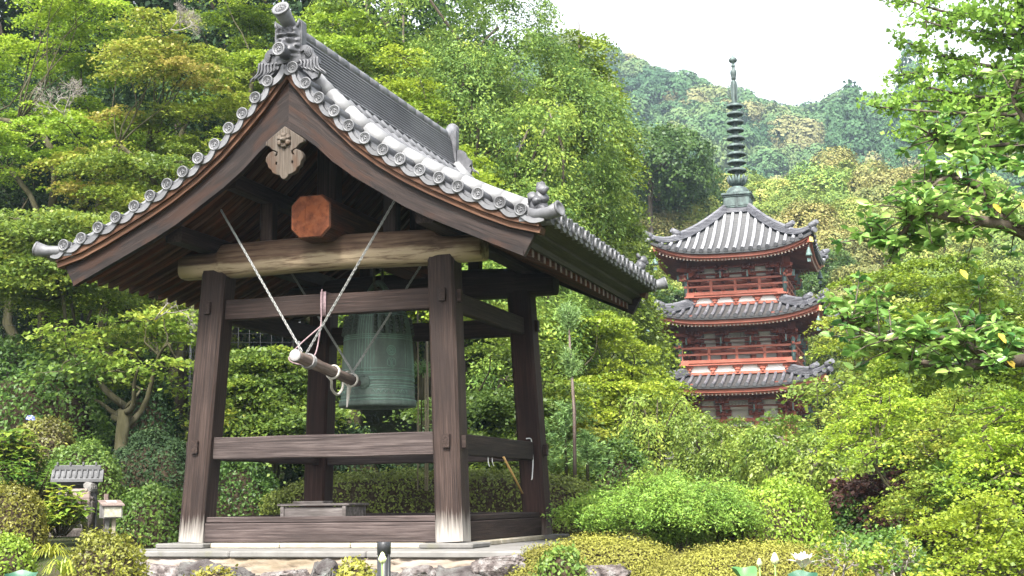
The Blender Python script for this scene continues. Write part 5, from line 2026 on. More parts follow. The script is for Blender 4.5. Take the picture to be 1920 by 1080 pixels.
# weeping cherry, conifer sapling, soft conifer
H = hgt(1210, 740, 26)
L, b = Leaves(), MB()
limb(b, (0, 0, -.3), (.1, 0, H * .62), .09, .05, .1, 6, 8)
for k in range(26):
    a = rng.uniform(0, 2 * PI)
    r = rng.uniform(.25, .85)
    p0 = Vector((.1, 0, H * .6))
    top = Vector((r * .7 * math.cos(a), r * .7 * math.sin(a), H * rng.uniform(.72, 1.)))
    end = Vector((r * 1.15 * math.cos(a), r * 1.15 * math.sin(a), H * rng.uniform(.15, .55)))
    pts = smooth_line([p0, top, top.lerp(end, .35) + Vector((.1 * math.cos(a), .1 * math.sin(a), .05)), end], 6)
    b.tube(pts, [.022 * (1 - i / len(pts)) + .004 for i in range(len(pts))], 5)
    C = np.array([tuple(p) for p in pts[5:]])
    sprays(L, C, np.tile([[math.cos(a) * .5, math.sin(a) * .5, .6]], (len(C), 1)), .17, 26, .075, .75 + rng.normal() * .15, .5, .4, .6, hang=1.2)
tree('weeping_cherry', (L, b), 'zelk', 'small weeping cherry with hanging leafy twigs before the pagoda', 'cherry tree', gpos(1218, 26), bark=M_barkd)

L, b = Leaves(), MB()
c = at(1078, 905, 22.)
Ht = at(1070, 575, 22.).z - c.z
b.tube([(0, 0, 0), (.01, 0, Ht * .4), (-.04, 0, Ht * .75), (-.06, 0, Ht * .98)], [.03, .027, .02, .008], 8)
for zc, rr, n in ((Ht * .9, .3, 150), (Ht * .64, .28, 130)):
    for k in range(n):
        d = nrm(dirs(1, .1)[0] * [1, 1, 1.25])
        o = np.array([-.05, 0, zc - .16 + .3 * rng.random()])
        m = rng.uniform(.5, 1.1) * (1.1 - (o[2] - zc + .16) * 1.6)
        P = o + d[None] * rr * m * np.linspace(.15, 1, 9)[:, None]
        P[:, 2] += .12 * np.linspace(0, 1, 9) ** 2
        L.add(P, rng.normal(size=P.shape), .085, .5 + rng.normal() * .2, .16, np.tile(d, (9, 1)) + rng.normal(size=P.shape) * .5)
tree('conifer_sapling', (L, b), 'pine', 'slender bare-stemmed conifer sapling with two needle tufts right of the tower', 'sapling', (c.x, c.y, c.z), bark=M_logs)

L, b = Leaves(), MB()
for cx_, cy_, h_ in ((0, 0, 1.25), (-.3, .1, .95), (.35, .1, .8)):
    b.tube([(cx_, cy_, 0), (cx_, cy_, h_)], [.03, .008], 6)
    for k in range(70):
        z = h_ * rng.uniform(.08, 1)
        a = rng.uniform(0, 2 * PI)
        ln = (.48 * (1 - z / h_) + .1)
        d = np.array([math.cos(a), math.sin(a), .5])
        P = np.array([cx_, cy_, z]) + d * ln * np.linspace(.1, 1, 14)[:, None] + rng.normal(size=(14, 3)) * .02
        L.add(P, rng.normal(size=P.shape) * .6 + [0, 0, 1], .11, np.clip(.5 + rng.normal() * .2, 0, 1), .2, np.tile(d, (14, 1)) + rng.normal(size=P.shape) * .45)
c = at(1062, 905, 22.6)
tree('soft_conifer', (L, b), 'pine', 'bushy blue-green young conifer behind the sapling stem', 'conifer', (c.x, c.y, c.z), bark=M_barkd)

# thin bamboo canes behind the bell with a needle tuft
for k, (px, top, bot, lab) in enumerate(((783, 560, 812, 'thin bamboo cane standing just right of the bell, the left of three'), (801, 640, 812, 'thickest bamboo cane between the bell and the front right post'), (797, 700, 812, 'short thin bamboo cane close behind the thicker cane by the bell'))):
    c, t_ = at(px, 920, 20.3 + .2 * k), at(px + 2, top, 20.3 + .2 * k)
    b = MB()
    h_ = t_.z - c.z
    b.tube([(0, 0, 0), (.01, 0, h_ * .5), (0, 0, h_)], [.016 if k == 1 else .01] * 3, 7)
    for z in np.arange(.2, h_, .24):
        b.tube([(.004, 0, z), (.004, 0, z + .012)], [.019 if k == 1 else .013] * 2, 7)
    o = b.build('bamboo_cane', mottled('dry_cane' + 'abc'[k], [(.24, .19, .12), (.34, .28, .19)], 5., .6, .3))
    o.location = c
    tag(o, lab, 'cane', 'bamboo canes behind the bell')
L, b = Leaves(), MB()
b.tube([(0, 0, -1), (0, 0, .15)], [.012, .008], 6)
for k in range(130):
    d = dirs(1, -.3)[0]
    P = d[None] * .2 * np.linspace(.25, 1, 7)[:, None]
    L.add(P, rng.normal(size=P.shape), .075, np.clip(.4 + rng.normal() * .2, 0, 1), .16, np.tile(d, (7, 1)) + rng.normal(size=P.shape) * .3)
c = at(790, 700, 20.8)
tree('umbrella_pine', (L, b), 'pine', 'small needle-tufted sapling beside the bamboo canes behind the bell', 'sapling', tuple(c), bark=M_barkd)

# ------------------------------------------------------------------ garden shrubs and trees at the right
def frond_bush(name, label, cat, px, bot, top, wpx, Y, lm, nst, leaf, asp=.5, tint=.5, per=26):
    c = at(px, bot, Y)
    R, h = wpx / 2 * Y / F_PX, (bot - top) * Y / F_PX
    L, b = Leaves(), MB()
    for k in range(nst):
        a = rng.uniform(0, 2 * PI)
        u = rng.random() ** .6
        hh = h * rng.uniform(.7, 1.05) * (1 - .45 * u * u)
        r = R * u
        e = Vector((r * math.cos(a), r * math.sin(a) * .8, hh))
        m = Vector((r * .35 * math.cos(a), r * .3 * math.sin(a), hh * .7))
        o = Vector((rng.normal() * .12, rng.normal() * .12, 0))
        tip = e + Vector((math.cos(a) * .12, math.sin(a) * .12, -.04))
        pts = smooth_line([o, m, e, tip], 5)
        b.tube(pts, [.008 - .006 * i / len(pts) for i in range(len(pts))], 4)
        C = np.array([tuple(p) for p in pts[3:]])
        P = np.repeat(C, per, 0) + rng.normal(size=(len(C) * per, 3)) * .06
        L.add(P, rng.normal(size=P.shape) * .5 + [math.cos(a) * .3, math.sin(a) * .3, .9], leaf * rng.uniform(.6, 1.3, len(P)), np.clip(tint + rng.normal() * .15 + rng.normal(size=len(P)) * .12 + .0, 0, 1), asp)
    return tree(name, (L, b), lm, label, cat, (c.x, c.y, c.z), bark=M_barkd, crown='foliage', trunk='stems')


frond_bush('bush_clover', 'airy fine-leaved blue-green bush clover arching over the low mounds', 'shrub', 1268, 1045, 898, 305, 15.6, 'clover', 150, .038, .42, .5, 26)
frond_bush('bush_clover', 'small light green clover tuft behind the right end of the platform', 'shrub', 1130, 1010, 930, 150, 18., 'clover', 60, .05, tint=.65)

H = hgt(1355, 750, 24) * 1.05
t1 = blob_tree_parts(H, .95, H * .42, 26,   .2, 52, .066, 1.8, tint=.45, trunk=.06, rz=1.2, asp=.45, hang=.6, lo=-.8)
tree('leafy_bush', t1, 'fresh', 'rounded mid-green leafy bush hiding the foot of the pagoda', 'bush', gpos(1352, 24), crown='foliage', trunk='stems')
H = hgt(1500, 782, 21)
t2 = blob_tree_parts(H, 1.15, H * .42, 34,   .2, 52, .066, 1.8, tint=.6, trunk=.07, rz=1.15, asp=.45, hang=.7, lo=-.85)
tree('leafy_bush', t2, 'fresh', 'tall fresh green large-leaved bush right of the bright azalea', 'bush', gpos(1500, 21), crown='foliage', trunk='stems')
H = hgt(1440, 785, 22.6)
t2 = blob_tree_parts(H, .8, H * .45, 20,   .2, 52, .066, 1.8, tint=.75, trunk=.06, rz=1.15, asp=.45, hang=.7, lo=-.85)
tree('leafy_bush', t2, 'fresh', 'yellow-green leafy bush between the two larger bushes before the pagoda', 'bush', gpos(1435, 22.6), crown='foliage', trunk='stems')

MR = 'maples in the right part of the garden'
def maple_r(px, top, Y, wpx, label, lm, npads, **kw):
    H = hgt(px, top, Y)
    return tree('maple_tree', maple_parts(H, wpx / 2 * Y / F_PX, npads, **kw), lm, label, 'maple', gpos(px, Y), group=MR, bark=M_barkd)


maple_r(1712, 705, 18.5, 290, 'slender yellow-green maple with several thin dark stems right of the pagoda', 'maple_y', 24, leaf=.042, per=2800, pr=(.3, .55), lo=.6, tint=.5)
maple_r(1650, 868, 19.3, 230, 'low purple-leaved maple behind the slender green maple', 'red', 26, leaf=.07, per=1600, pr=(.3, .5), lo=.3)
maple_r(1850, 915, 12.2, 330, 'yellow-green layered maple spreading in the bottom right corner', 'maple_y', 34, leaf=.036, per=4200, pr=(.25, .45), lo=.3, tint=.62)
maple_r(1745, 420, 26, 260, 'yellow-green maple behind the camellia boughs', 'maple_y', 40, lo=.3, tint=.4)
maple_r(1850, 500, 22, 260, 'light green maple at the right edge below the upper camellia bough', 'maple_y', 36, lo=.3, tint=.4, leaf=.07)
maple_r(1655, 560, 31, 150, 'distant green maple right beside the pagoda roofs', 'maple_g', 26, lo=.35, tint=.65)
maple_r(1590, 670, 24.5, 140, 'loose green cherry-like tree crossing the lowest pagoda roof', 'zelk', 6, lo=.78, leaf=.085, per=420, pr=(.4, .7), tint=.7)
maple_r(1810, 710, 17, 220, 'green maple beneath the lower camellia bough', 'maple_g', 24, lo=.35, leaf=.042, per=3000, pr=(.35, .6), tint=.6)
maple_r(1900, 700, 15, 200, 'yellow-green maple at the right edge above the long-leaved shrub', 'maple_y', 22, lo=.35, leaf=.042, per=3000, pr=(.35, .6), tint=.5)
mound('leafy_shrub', 'shaded green undergrowth below the slender maple', 'shrub', 1700, 930, 1050, 330, 19.5, 'shrub', .06, bumps=.15, tint=.15, jit=.8, loose=.12)
mound('leafy_shrub', 'green ground shrub right of the bare twigs', 'shrub', 1620, 1005, 1090, 260, 15.5, 'shrub', .05, bumps=.12, tint=.3, jit=.8, loose=.1)

# shrub with rosettes of long leaves
L, b = Leaves(), MB()
c = at(1850, 990, 15)
for k in range(60):
    e = Vector((rng.uniform(-.42, .42), rng.uniform(-.3, .3), rng.uniform(.2, .68)))
    b.tube([(e.x * .3, e.y * .3, 0), e], [.012, .006], 5)
    n = 13
    a = rng.uniform(0, 2 * PI, n)
    el = rng.uniform(-.1, .9, n)
    T = np.stack([np.cos(a) * np.cos(el), np.sin(a) * np.cos(el), np.sin(el)], 1)
    N = np.stack([-np.cos(a) * np.sin(el), -np.sin(a) * np.sin(el), np.cos(el)], 1)
    L.add(np.tile(np.array(e), (n, 1)), N, rng.uniform(.14, .2, n), np.clip(.4 + rng.normal(size=n) * .15, 0, 1), .2, T, .3, True)
tree('long_leaved_shrub', (L, b), 'shrub', 'shrub with rosettes of long narrow green leaves at the right edge', 'shrub', tuple(c), crown='foliage', trunk='stems', bark=M_barkd)

# hydrangeas at the left
def hydrangea(px, bot, top, wpx, Y, label, nst, flowers=(), tint=.55, leaf=.12):
    c = at(px, bot, Y)
    R, h = wpx / 2 * Y / F_PX, (bot - top) * Y / F_PX
    L, b = Leaves(), MB()
    for k in range(nst):
        a, u = rng.uniform(0, 2 * PI), rng.random() ** .5
        e = Vector((R * u * math.cos(a), R * u * math.sin(a) * .7, h * rng.uniform(.35, 1) * (1 - .3 * u)))
        b.tube([(e.x * .2, e.y * .2, 0), (e.x * .7, e.y * .7, e.z * .6), e], [.01, .008, .005], 5)
        for j in range(4):
            n = 4
            aa = rng.uniform(0, 2 * PI) + np.arange(n) * PI / 2
            el = rng.uniform(-.5, .35, n)
            T = np.stack([np.cos(aa) * np.cos(el), np.sin(aa) * np.cos(el), np.sin(el)], 1)
            N = np.stack([-np.cos(aa) * np.sin(el), -np.sin(aa) * np.sin(el), np.cos(el)], 1)
            P = np.tile(np.array(e) * (1 - .13 * j), (n, 1))
            L.add(P, N, leaf * rng.uniform(.6, 1.1, n), np.clip(tint + rng.normal() * .2 + rng.normal(size=n) * .1, 0, 1), .62, T, .25, True)
    r = tree('hydrangea', (L, b), 'hyd', label, 'hydrangea', tuple(c), crown='foliage', trunk='stems', bark=M_barkd)
    for q in flowers:
        F = Leaves()
        d = dirs(60, -.1)
        F.add(np.array(at(*q)) - np.array(c) + d * .06, d + rng.normal(size=d.shape) * .3, .028, rng.random(len(d)), .9)
        F.build('flower_head', M_blue, r)
    return r


M_blue = leafmat('hydrangea_bloom', [(.2, .3, .6), (.35, .45, .75), (.55, .62, .8)], .3)
hydrangea(112, 1005, 900, 110, 17., 'yellow-green hydrangea with big leaves in front of the little shrine', 46, (), .6, .12)
hydrangea(25, 905, 782, 110, 19.5, 'green hydrangea with one pale blue bloom at the left edge', 44, ((57, 787, 19.),), .4, .15)
hydrangea(60, 935, 845, 160, 19.2, 'bluish green leafy hydrangea behind the round azalea at the left edge', 60, (), .1, .1)

# strap-leaved plants bottom left
def strap_plant(px, bot, top, wpx, Y, label, n, lm='hyd'):
    c = at(px, bot, Y)
    R, h = wpx / 2 * Y / F_PX, (bot - top) * Y / F_PX
    L = Leaves()
    for k in range(n):
        a = rng.uniform(0, 2 * PI)
        rr, hh = R * rng.uniform(.5, 1), h * rng.uniform(.6, 1)
        prev = None
        for i in range(7):
            t = i / 6
            p = np.array([rr * t * math.cos(a), rr * t * math.sin(a), hh * math.sin(PI * (.08 + .8 * t)) ** .8])
            if prev is not None:
                T = p - prev
                N = np.cross(T, [-math.sin(a), math.cos(a), 0])
                N = N if N[2] > 0 else -N
                L.add((p + prev)[None] / 2, N[None], np.linalg.norm(T) * 1.35, np.clip(.8 + rng.normal() * .12, 0, 1), .42 * (1.1 - t * .7), T[None], .2)
            prev = p
    root = thing('strap_leaved_plant', label, 'plant', tuple(c))
    L.build('leaves', LM[lm], root)
    return root


strap_plant(95, 1058, 1018, 95, 13., 'upper clump of drooping yellow-green strap leaves at the bottom left', 38)
strap_plant(118, 1092, 1046, 90, 12.4, 'lower clump of drooping yellow-green strap leaves at the bottom left edge', 34)

# bare twiggy shrubs bottom right
def twig_shrub(px, bot, top, Y, label, seed, wpx=80):
    r = np.random.default_rng(seed)
    c = at(px, bot, Y)
    h = (bot - top) * Y / F_PX
    b, L = MB(), Leaves()
    def grow(p, d, ln, rad, k):
        q = p + d * ln
        b.tube([p, (p + q) / 2 + Vector(r.normal(size=3)) * ln * .1, q], [rad, rad * .85, rad * .7], 6)
        if k <= 1 and r.random() < .55:
            n = 7
            P = np.tile(np.array(q), (n, 1)) + r.normal(size=(n, 3)) * .025
            L.add(P, r.normal(size=(n, 3)) * .6 + [0, 0, 1], .045, np.clip(.6 + r.normal(size=n) * .2, 0, 1), .6)
        if k == 0: return
        for _ in range(2 + (k > 2)):
            e = (d * .8 + Vector((r.normal() * .6, r.normal() * .5, r.normal() * .45 + .12))).normalized()
            grow(p.lerp(q, r.uniform(.55, 1)), e, ln * r.uniform(.6, .85), rad * .66, k - 1)
    for i in range(2):
        grow(Vector((i * .03, 0, 0)), Vector((r.normal() * .3, r.normal() * .2, 1)).normalized(), h * .36, .012, 4)
    return tree('twiggy_shrub', (L, b), 'hyd', label, 'shrub', tuple(c), bark=M_dead, crown='leaves', trunk='twigs')


twig_shrub(1570, 1100, 985, 12.4, 'nearly leafless pale twiggy shrub right of the white lotus', 21)
twig_shrub(1690, 1110, 1000, 12.2, 'second bare pale twiggy shrub in front of the dark undergrowth at the right', 22)
twig_shrub(1655, 1105, 1020, 12.0, 'small forked bare shrub between the two taller twiggy ones', 29)

# lotus in the near pond
M_petal, t, bs = newmat('lotus_petal', .5, .3)
bs.inputs['Base Color'].default_value = (.82, .8, .68, 1)
bs.inputs['Subsurface Weight'].default_value = .15
M_lot = mottled('lotus_leaf', [(.04, .12, .035), (.07, .18, .05), (.1, .22, .07)], 4., .45, .4, .2, .01)
M_lotd = mottled('lotus_leaf_blue', [(.016, .06, .035), (.028, .09, .05), (.04, .11, .06)], 4., .45, .4, .2, .01)
M_stem = mottled('lotus_stem', [(.12, .22, .05), (.18, .3, .08)], 9., .5, .3)
M_bud = mottled('lotus_bud_skin', [(.4, .48, .2), (.55, .6, .3), (.62, .62, .4)], 12., .5, .3, .1)


def stem_to(b, top, z0=-1.3):
    b.tube([(.03, 0, z0 - top.z), (.01, 0, (z0 - top.z) * .5), (0, 0, 0)], [.011, .009, .007], 7)


c = at(1506, 1064, 11.)
LF = thing('lotus_flower', 'open white lotus flower on a tall stem at the bottom right', 'lotus', tuple(c), group='lotus plants in the foreground')
def petal(length, width, open_, az, curl=.25):
    vs, fs = [], []
    n, m = 7, 5
    for i in range(n + 1):
        t = i / n
        w_ = width * (math.sin(PI * min(1, .12 + t * .88)) ** .7) * (1 - t ** 6)
        for j in range(m):
            u = 2 * j / (m - 1) - 1
            r = length * t * math.sin(open_ * (.5 + .5 * t)) - curl * w_ * (1 - u * u) * .6
            z = length * t * math.cos(open_ * (.5 + .4 * t))
            vs.append((r * math.cos(az) - w_ * u * math.sin(az), r * math.sin(az) + w_ * u * math.cos(az), z))
    for i in range(n):
        for j in range(m - 1):
            a = i * m + j
            fs.append((a, a + 1, a + m + 1, a + m))
    return vs, fs


for ring, (n, ln, op) in enumerate(((6, .12, .35), (8, .14, .75), (8, .14, 1.15))):
    for k in range(n):
        b = MB()
        b.add(*petal(ln * rng.uniform(.9, 1.1),   .036, op * rng.uniform(.85, 1.15), 2 * PI * k / n + ring * .45), smooth=True)
        b.build('petal', M_petal, LF)
b = MB()
b.lathe([(0, 0), (.018, .0), (.03, .035), (.028, .04), (0, .04)], 12)
b.build('seed_pod', M_bud, LF)
b = MB()
stem_to(b, c)
b.build('stem', M_stem, LF)


def lotus_bud(px, py, Y, label, s=1.):
    c = at(px, py, Y)
    o = thing('lotus_bud', label, 'lotus', tuple(c), group='lotus plants in the foreground')
    b = MB()
    b.lathe([(.008, -.005), (.026 * s, .015 * s), (.033 * s, .04 * s), (.028 * s, .07 * s), (.014 * s, .098 * s), (.0, .112 * s)], 14)
    for k in range(4):
        a = k * PI / 2
        b.tube([(.02 * s * math.cos(a), .02 * s * math.sin(a), .005), (.032 * s * math.cos(a), .032 * s * math.sin(a), .04 * s), (.01 * s * math.cos(a), .01 * s * math.sin(a), .105 * s)], [.006, .01 * s, .002], 5)
    b.build('bud', M_bud, o)
    b = MB()
    stem_to(b, c)
    b.build('stem', M_stem, o)


lotus_bud(1453, 1058, 11.2, 'plump closed green-white lotus bud left of the open flower', .85)
lotus_bud(1424, 1062, 11.4, 'tiny pale lotus bud on a thin stem near the big folded leaf', .6)
lotus_bud(717, 1056, 10.4, 'slender green lotus bud in front of the black garden post light', .75)


def lotus_leaf(px, py, Y, R, tilt, az, label, m=None, fold=.25):
    c = at(px, py, Y)
    o = thing('lotus_leaf', label, 'lotus', tuple(c), group='lotus plants in the foreground')
    vs, fs = [(0, 0, 0)], []
    n, k = 36, 6
    M = Matrix.Rotation(az, 4, 'Z') @ Matrix.Rotation(tilt, 4, 'X')
    for i in range(1, k + 1):
        t = i / k
        for j in range(n):
            a = 2 * PI * j / n
            r = R * t * (1 + .05 * math.sin(3 * a))
            z = .3 * R * t ** 2 + .1 * R * t ** 3 * math.sin(4 * a + 1) + fold * R * (t * math.cos(a)) ** 2
            vs.append((r * math.cos(a), r * math.sin(a), z))
    for j in range(n): fs.append((0, 1 + j, 1 + (j + 1) % n))
    for i in range(k - 1):
        for j in range(n):
            a, d = 1 + i * n + j, 1 + i * n + (j + 1) % n
            fs.append((a, d, d + n, a + n))
    b = MB().add([M @ Vector(p) for p in vs], fs, smooth=True)
    b.build('blade', m or M_lot, o)
    b = MB()
    stem_to(b, c)
    b.build('stem', M_stem, o)


lotus_leaf(1392, 1084, 10.6, .1, .55, .5, 'light green folded lotus leaf at the bottom edge left of the buds', None, .5)
lotus_leaf(1505, 1092, 10.6, .11, .5, -.1, 'lotus leaf with a yellow-green rim just below the open flower', M_lotd, .2)
lotus_leaf(40, 1092, 10.6, .12, .4, .1, 'dark lotus leaf rising at the bottom left corner', M_lotd, .2)

# ------------------------------------------------------------------ near boughs at the right edge
L, b = Leaves(), MB()
# camellia: bent grey boughs with big glossy leaves, trunk standing outside the picture
Yc = 8.2
tr = at(2080, 700, Yc + .3)
base = Vector((tr.x, tr.y, -1.2))
bo = [
    [(2080, 620, .3), (1960, 470, .15), (1890, 425, 0), (1800, 410, -.15), (1720, 400, -.1), (1690, 440, 0), (1640, 455, .1)],
    [(2080, 820, .3), (1960, 690, 0), (1860, 680, -.1), (1770, 690, 0), (1690, 665, .1), (1620, 610, .1), (1580, 603, .1)],
    [(2080, 420, .4), (1950, 330, .2), (1860, 290, .3), (1790, 280, .3), (1740, 250, .35)],
    [(1890, 425, 0), (1830, 350, .1), (1770, 335, .15), (1715, 380, .2)],
    [(1960, 690, 0), (1900, 640, .2), (1850, 610, .3), (1800, 615, .3)],
    [(1860, 680, -.1), (1800, 640, -.2), (1720, 630, -.2), (1650, 640, -.2)],
    [(1960, 330, .2), (1930, 240, .2), (1900, 180, .2), (1925, 120, .2)],
]
pts0 = [Vector((tr.x, tr.y, -1.2)), Vector((tr.x + .03, tr.y, .3)), at(2080, 420, Yc + .4)]
b.tube(smooth_line(pts0, 5), [.12 - .007 * i for i in range(11)], 10)
for bi, br in enumerate(bo):
    P = smooth_line([at(px, py, Yc + dy) for px, py, dy in br], 5)
    n = len(P)
    big = bi in (0, 1)
    b.tube(P, [(.045 if big else .022) * (1 - i / n) + .007 for i in range(n)], 8)
    start = int(n * (.3 if big else .15))
    for i in range(start, n):
        for q in range(4 if bi in (0, 1) else 3):
            d = Vector((rng.normal(), rng.normal(), rng.normal() * .6 + .25)).normalized()
            e = P[i] + d * rng.uniform(.05, .3)
            b.tube([P[i], (P[i] + e) / 2 + Vector((0, 0, .015)), e], [.006, .004, .003], 5)
            m = rng.integers(7, 12)
            C = np.array(e) - np.array(d) * rng.uniform(0, .1, m)[:, None]
            a = rng.uniform(0, 2 * PI, m)
            T = np.stack([np.cos(a), np.sin(a), rng.uniform(-.35, .45, m)], 1) + np.array(d) * .5
            N = np.tile([[0, 0, 1.]], (m, 1)) + rng.normal(size=(m, 3)) * .45
            tt = np.clip(.5 + rng.normal() * .15 + rng.normal(size=m) * .18, 0, .93)
            L.add(C, N, rng.uniform(.06, .095, m), tt, .56, T, .3, True)
cam_r = thing('camellia_tree', 'camellia with big glossy pale leaves on gnarled boughs reaching in from the right edge', 'camellia', tuple(base))
off = np.array(base, np.float32)
for v in L.V: v -= off
b.v = [(p[0] - base.x, p[1] - base.y, p[2] - base.z) for p in b.v]
L.build('crown', LM['camel'], cam_r)
b.build('trunk', M_bark, cam_r)
Y_ = Leaves()
for px, py in ((1818, 388), (1862, 382), (1915, 380), (1872, 625), (1888, 672), (1800, 505)):
    p = np.array(at(px, py, Yc - .12)) - off
    Y_.add(p[None], np.array([[.2, -.8, .5]]), .075, np.array([rng.random()]), .7, np.array([[.3, 0, -1.]]), .2, True)
Y_.build('yellowed_leaves', leafmat('yellowed_leaf', [(.55, .33, .03), (.7, .45, .05)], .4), cam_r)

# ginkgo: ascending branches with tufts of fan leaves against the sky
L, b = Leaves(), MB()
Yg = 19.
gb = at(2060, 600, Yg)
base = Vector((gb.x, Yg, ground(gb.x, Yg) - .1))
b.tube([base - base, Vector((0, 0, 5)), at(2040, -200, Yg) - base], [.22, .17, .08], 10)
for (x0, y0), (x1, y1) in (((2040, 60), (1680, -10)), ((2040, 130), (1690, 75)), ((2040, 200), (1672, 190)), ((2040, 260), (1650, 200)), ((2040, 20), (1740, -90)), ((2040, 300), (1730, 255)), ((2040, 110), (1800, 20)), ((2040, 180), (1780, 130)), ((2040, 240), (1800, 190)), ((2040, 60), (1850, -60)), ((2040, 20), (1700, -60)), ((2040, 150), (1860, 70)), ((2040, 290), (1840, 240)), ((2040, 90), (1740, 40)), ((2040, 215), (1720, 215)), ((2040, 215), (1740, 160)), ((2040, 20), (1900, 10)), ((2040, 170), (1700, 140)), ((2040, 270), (1690, 235))):
    dy = rng.uniform(-1, 1.2)
    p0, p1 = at(x0, y0, Yg + dy * .3) - base, at(x1 + rng.uniform(-15, 15), y1, Yg + dy) - base
    pts = limb(b, p0, p1, .05, .012, .12, 12, 6)
    for i in range(2, 13):
        for q in range(3):
            d = Vector((rng.normal() - .4, rng.normal(), rng.normal() * .7)).normalized()
            ln = rng.uniform(.15, .5) * (1.1 - i / 24)
            e = pts[i] + d * ln
            b.tube([pts[i], e], [.01, .005], 4)
            C = np.array([tuple(pts[i].lerp(e, t)) for t in (.35, .7, 1.)])
            sprays(L, C, rng.normal(size=(3, 3)) * .4 + [0, 0, .8], .12, 9, .065, .5 + rng.normal() * .15, .7, .95, .8, .1)
tree('ginkgo_tree', (L, b), 'ginkgo', 'bright green ginkgo branches against the white sky in the upper right corner', 'ginkgo', tuple(base), bark=M_bark)

# ------------------------------------------------------------------ wooded hillsides
HG = 'trees on the near wooded hillside'
pr = []
specs = [('wood', .5, 'rounded green tree on the near wooded hillside'), ('brown', .55, 'bronze-tinted rounded tree on the near wooded hillside'), ('wood', .75, 'yellow-green domed tree on the near wooded hillside'), ('brown', .3, 'olive-brown tree on the near wooded hillside'), ('shrub', .1, 'dark green tree on the near wooded hillside')]
for lm, ti, lab in specs:
    p = blob_tree_parts(9, 4.2, 4.6, 26, .7, 60, .22, 1.4, tint=ti, trunk=.28, rz=1., deep=14, asp=.7, lo=-.6, up=.15, jit=.33, flat=.4, tv=.1)
    pr.append((p, lm, lab))
roots = [None] * 5
cnt = 0
def hill_tree(k, px, top, Y, s=None, R=None):
    g = gpos(px, Y)
    H = hgt(px, top, Y)
    sc_ = sx = R / 4.2
    g = Vector((g.x, g.y, at(px, top, Y).z - 8.9 * sc_))
    p, lm, lab = pr[k]
    a = rng.uniform(0, 6)
    if roots[k] is None:
        roots[k] = tree('hill_tree', p, lm, lab, 'tree', g, a, HG, (sx, sx, sc_))
    else:
        dup(roots[k], g, a, (sx, sx, sc_))


for k, px, top, Y, R in ((4, 1235, 215, 82, 3.6), (4, 1285, 290, 86, 3.), (0, 1530, 310, 125, 5.), (1, 1600, 285, 140, 5.), (0, 1640, 300, 130, 4.4), (1, 1700, 300, 122, 4.6), (0, 1425, 318, 128, 3.6), (2, 1460, 340, 112, 3.6), (1, 1340, 335, 115, 4.), (2, 1310, 345, 102, 3.6), (1, 1265, 382, 84, 2.6), (2, 1330, 370, 84, 2.4), (0, 1440, 380, 92, 2.6), (1, 1530, 372, 82, 2.7), (2, 1615, 372, 88, 2.6), (3, 1680, 345, 104, 3.6), (2, 1740, 360, 95, 3.4), (0, 1570, 350, 108, 3.6), (0, 1490, 355, 104, 3.), (3, 1250, 335, 110, 3.6), (1, 1590, 420, 76, 2.4), (3, 1640, 430, 74, 2.4), (4, 1560, 455, 70, 2.), (3, 1620, 490, 68, 2.2), (2, 1700, 440, 76, 2.6), (4, 1690, 500, 68, 2.2), (0, 1240, 440, 72, 2.), (2, 1285, 470, 68, 1.8), (4, 1250, 520, 66, 2.), (0, 1230, 580, 62, 1.8), (3, 1580, 540, 66, 2.2), (1, 1640, 545, 64, 2.), (0, 1760, 480, 70, 2.6), (2, 1800, 420, 80, 3.), (1, 1850, 380, 95, 3.6), (0, 1900, 400, 85, 3.2), (0, 1800, 330, 120, 4.), (2, 1880, 330, 118, 4.), (3, 1740, 310, 135, 4.4), (2, 1380, 345, 122, 3.4), (0, 1200, 350, 100, 3.4), (2, 1170, 320, 115, 4.), (3, 1130, 340, 110, 4.), (0, 1590, 590, 63, 2.), (4, 1660, 590, 62, 2.), (2, 1720, 560, 64, 2.2), (0, 1270, 620, 64, 1.8), (4, 1230, 660, 61, 1.8), (2, 1560, 640, 64, 1.8), (0, 1400, 700, 66, 2.4), (4, 1480, 690, 65, 2.4), (3, 1320, 690, 66, 2.4), (0, 1790, 560, 64, 2.2), (2, 1860, 520, 66, 2.4), (0, 1930, 470, 70, 2.6)):
    hill_tree(k, px, top, Y, R=R)

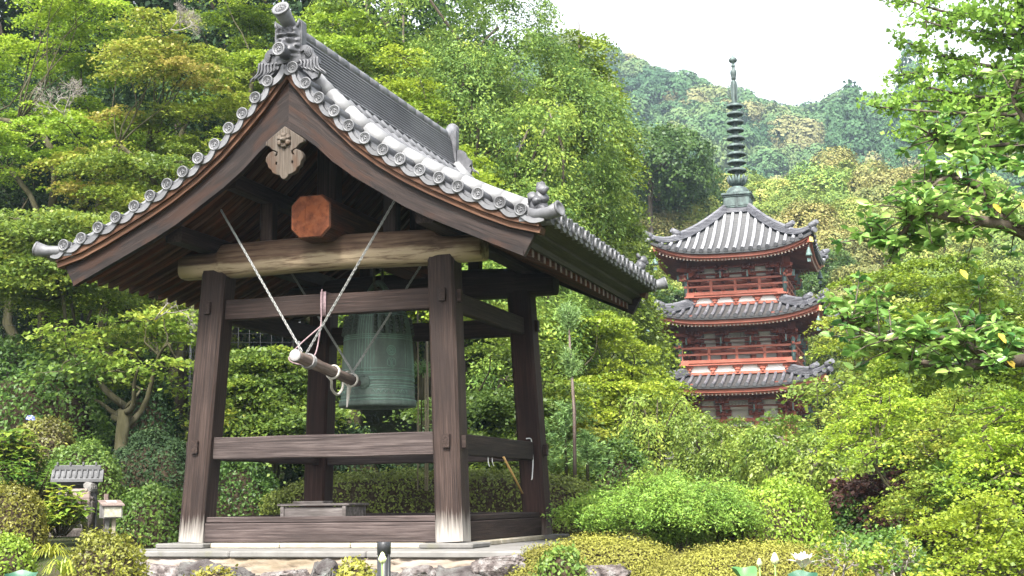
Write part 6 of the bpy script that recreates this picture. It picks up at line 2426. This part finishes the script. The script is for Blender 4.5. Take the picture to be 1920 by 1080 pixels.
# the far forest, one mass
L = Leaves()
PT = []
for q in range(6):
    l_ = Leaves()
    bl = []
    conif = q >= 4
    if conif:
        for i in range(7):
            t = i / 7
            r = .62 * (1 - t) + .12
            bl.append((0, 0, -.6 + 2.3 * t, r, r, .4))
    else:
        for i in range(9):
            d = dirs(1, -.2)[0]
            bl.append((d[0] * .6, d[1] * .6, d[2] * .5, .42, .42, .36))
    blob_crown(l_, bl, .15, 18, .078, 1.4, tint=0, tv=.0, lo=-.2, asp=.8, up=.1, jit=.25, inner=.02)
    PT.append(np.concatenate(l_.V))
SUNK = 0
for i in range(900):
    Y = 150 + 290 * rng.random() ** .75
    tx = rng.uniform(.02, .46)
    if rng.random() < .3: Y = rng.uniform(400, 442)
    x = tx * Y
    r = rng.uniform(5., 10.5) * (.65 + .35 * Y / 400)
    conif = tx > .24 and rng.random() < .5 and 200 < Y < 330
    V = PT[rng.integers(4, 6) if conif else rng.integers(0, 4)]
    if Y < 260: V = V[rng.random(len(V)) < .95]
    a = rng.uniform(0, 6)
    ca, sa = math.cos(a), math.sin(a)
    s = np.array([r, r, r * rng.uniform(.85, 1.25)])
    W = V * s
    W = np.stack([W[..., 0] * ca - W[..., 1] * sa, W[..., 0] * sa + W[..., 1] * ca, W[..., 2]], -1)
    W = W + np.array([x, Y, ground(x, Y) + r * (.9 if conif else .5)])
    u = rng.random()
    ti = .3 if conif else (.84 if u < .07 else .7 if u < .14 else rng.uniform(.2, .6))
    L.V.append(W.astype(np.float32))
    L.T.append(np.clip(ti + rng.normal(size=len(W)) * .035, 0, 1).astype(np.float32))
tag(L.build('far_forest', LM['far']), 'mixed green and bronze forest covering the far hills', 'forest', kind='stuff')

# ------------------------------------------------------------------ haze
hb = MB()
hb.box((0, 365, 81), (1640, 900, 174.4))
hz = hb.build('haze', None)
m = bpy.data.materials.new('haze')
m.use_nodes = True
t = m.node_tree
t.nodes.clear()
pv = nd(t, 'VolumePrincipled', Color=(.66, .82, 1, 1), Density=.00036, Anisotropy=.2)
om = t.nodes.new('ShaderNodeOutputMaterial')
t.links.new(pv.outputs[0], om.inputs['Volume'])
hz.data.materials.append(m)
tag(hz, kind='stuff')
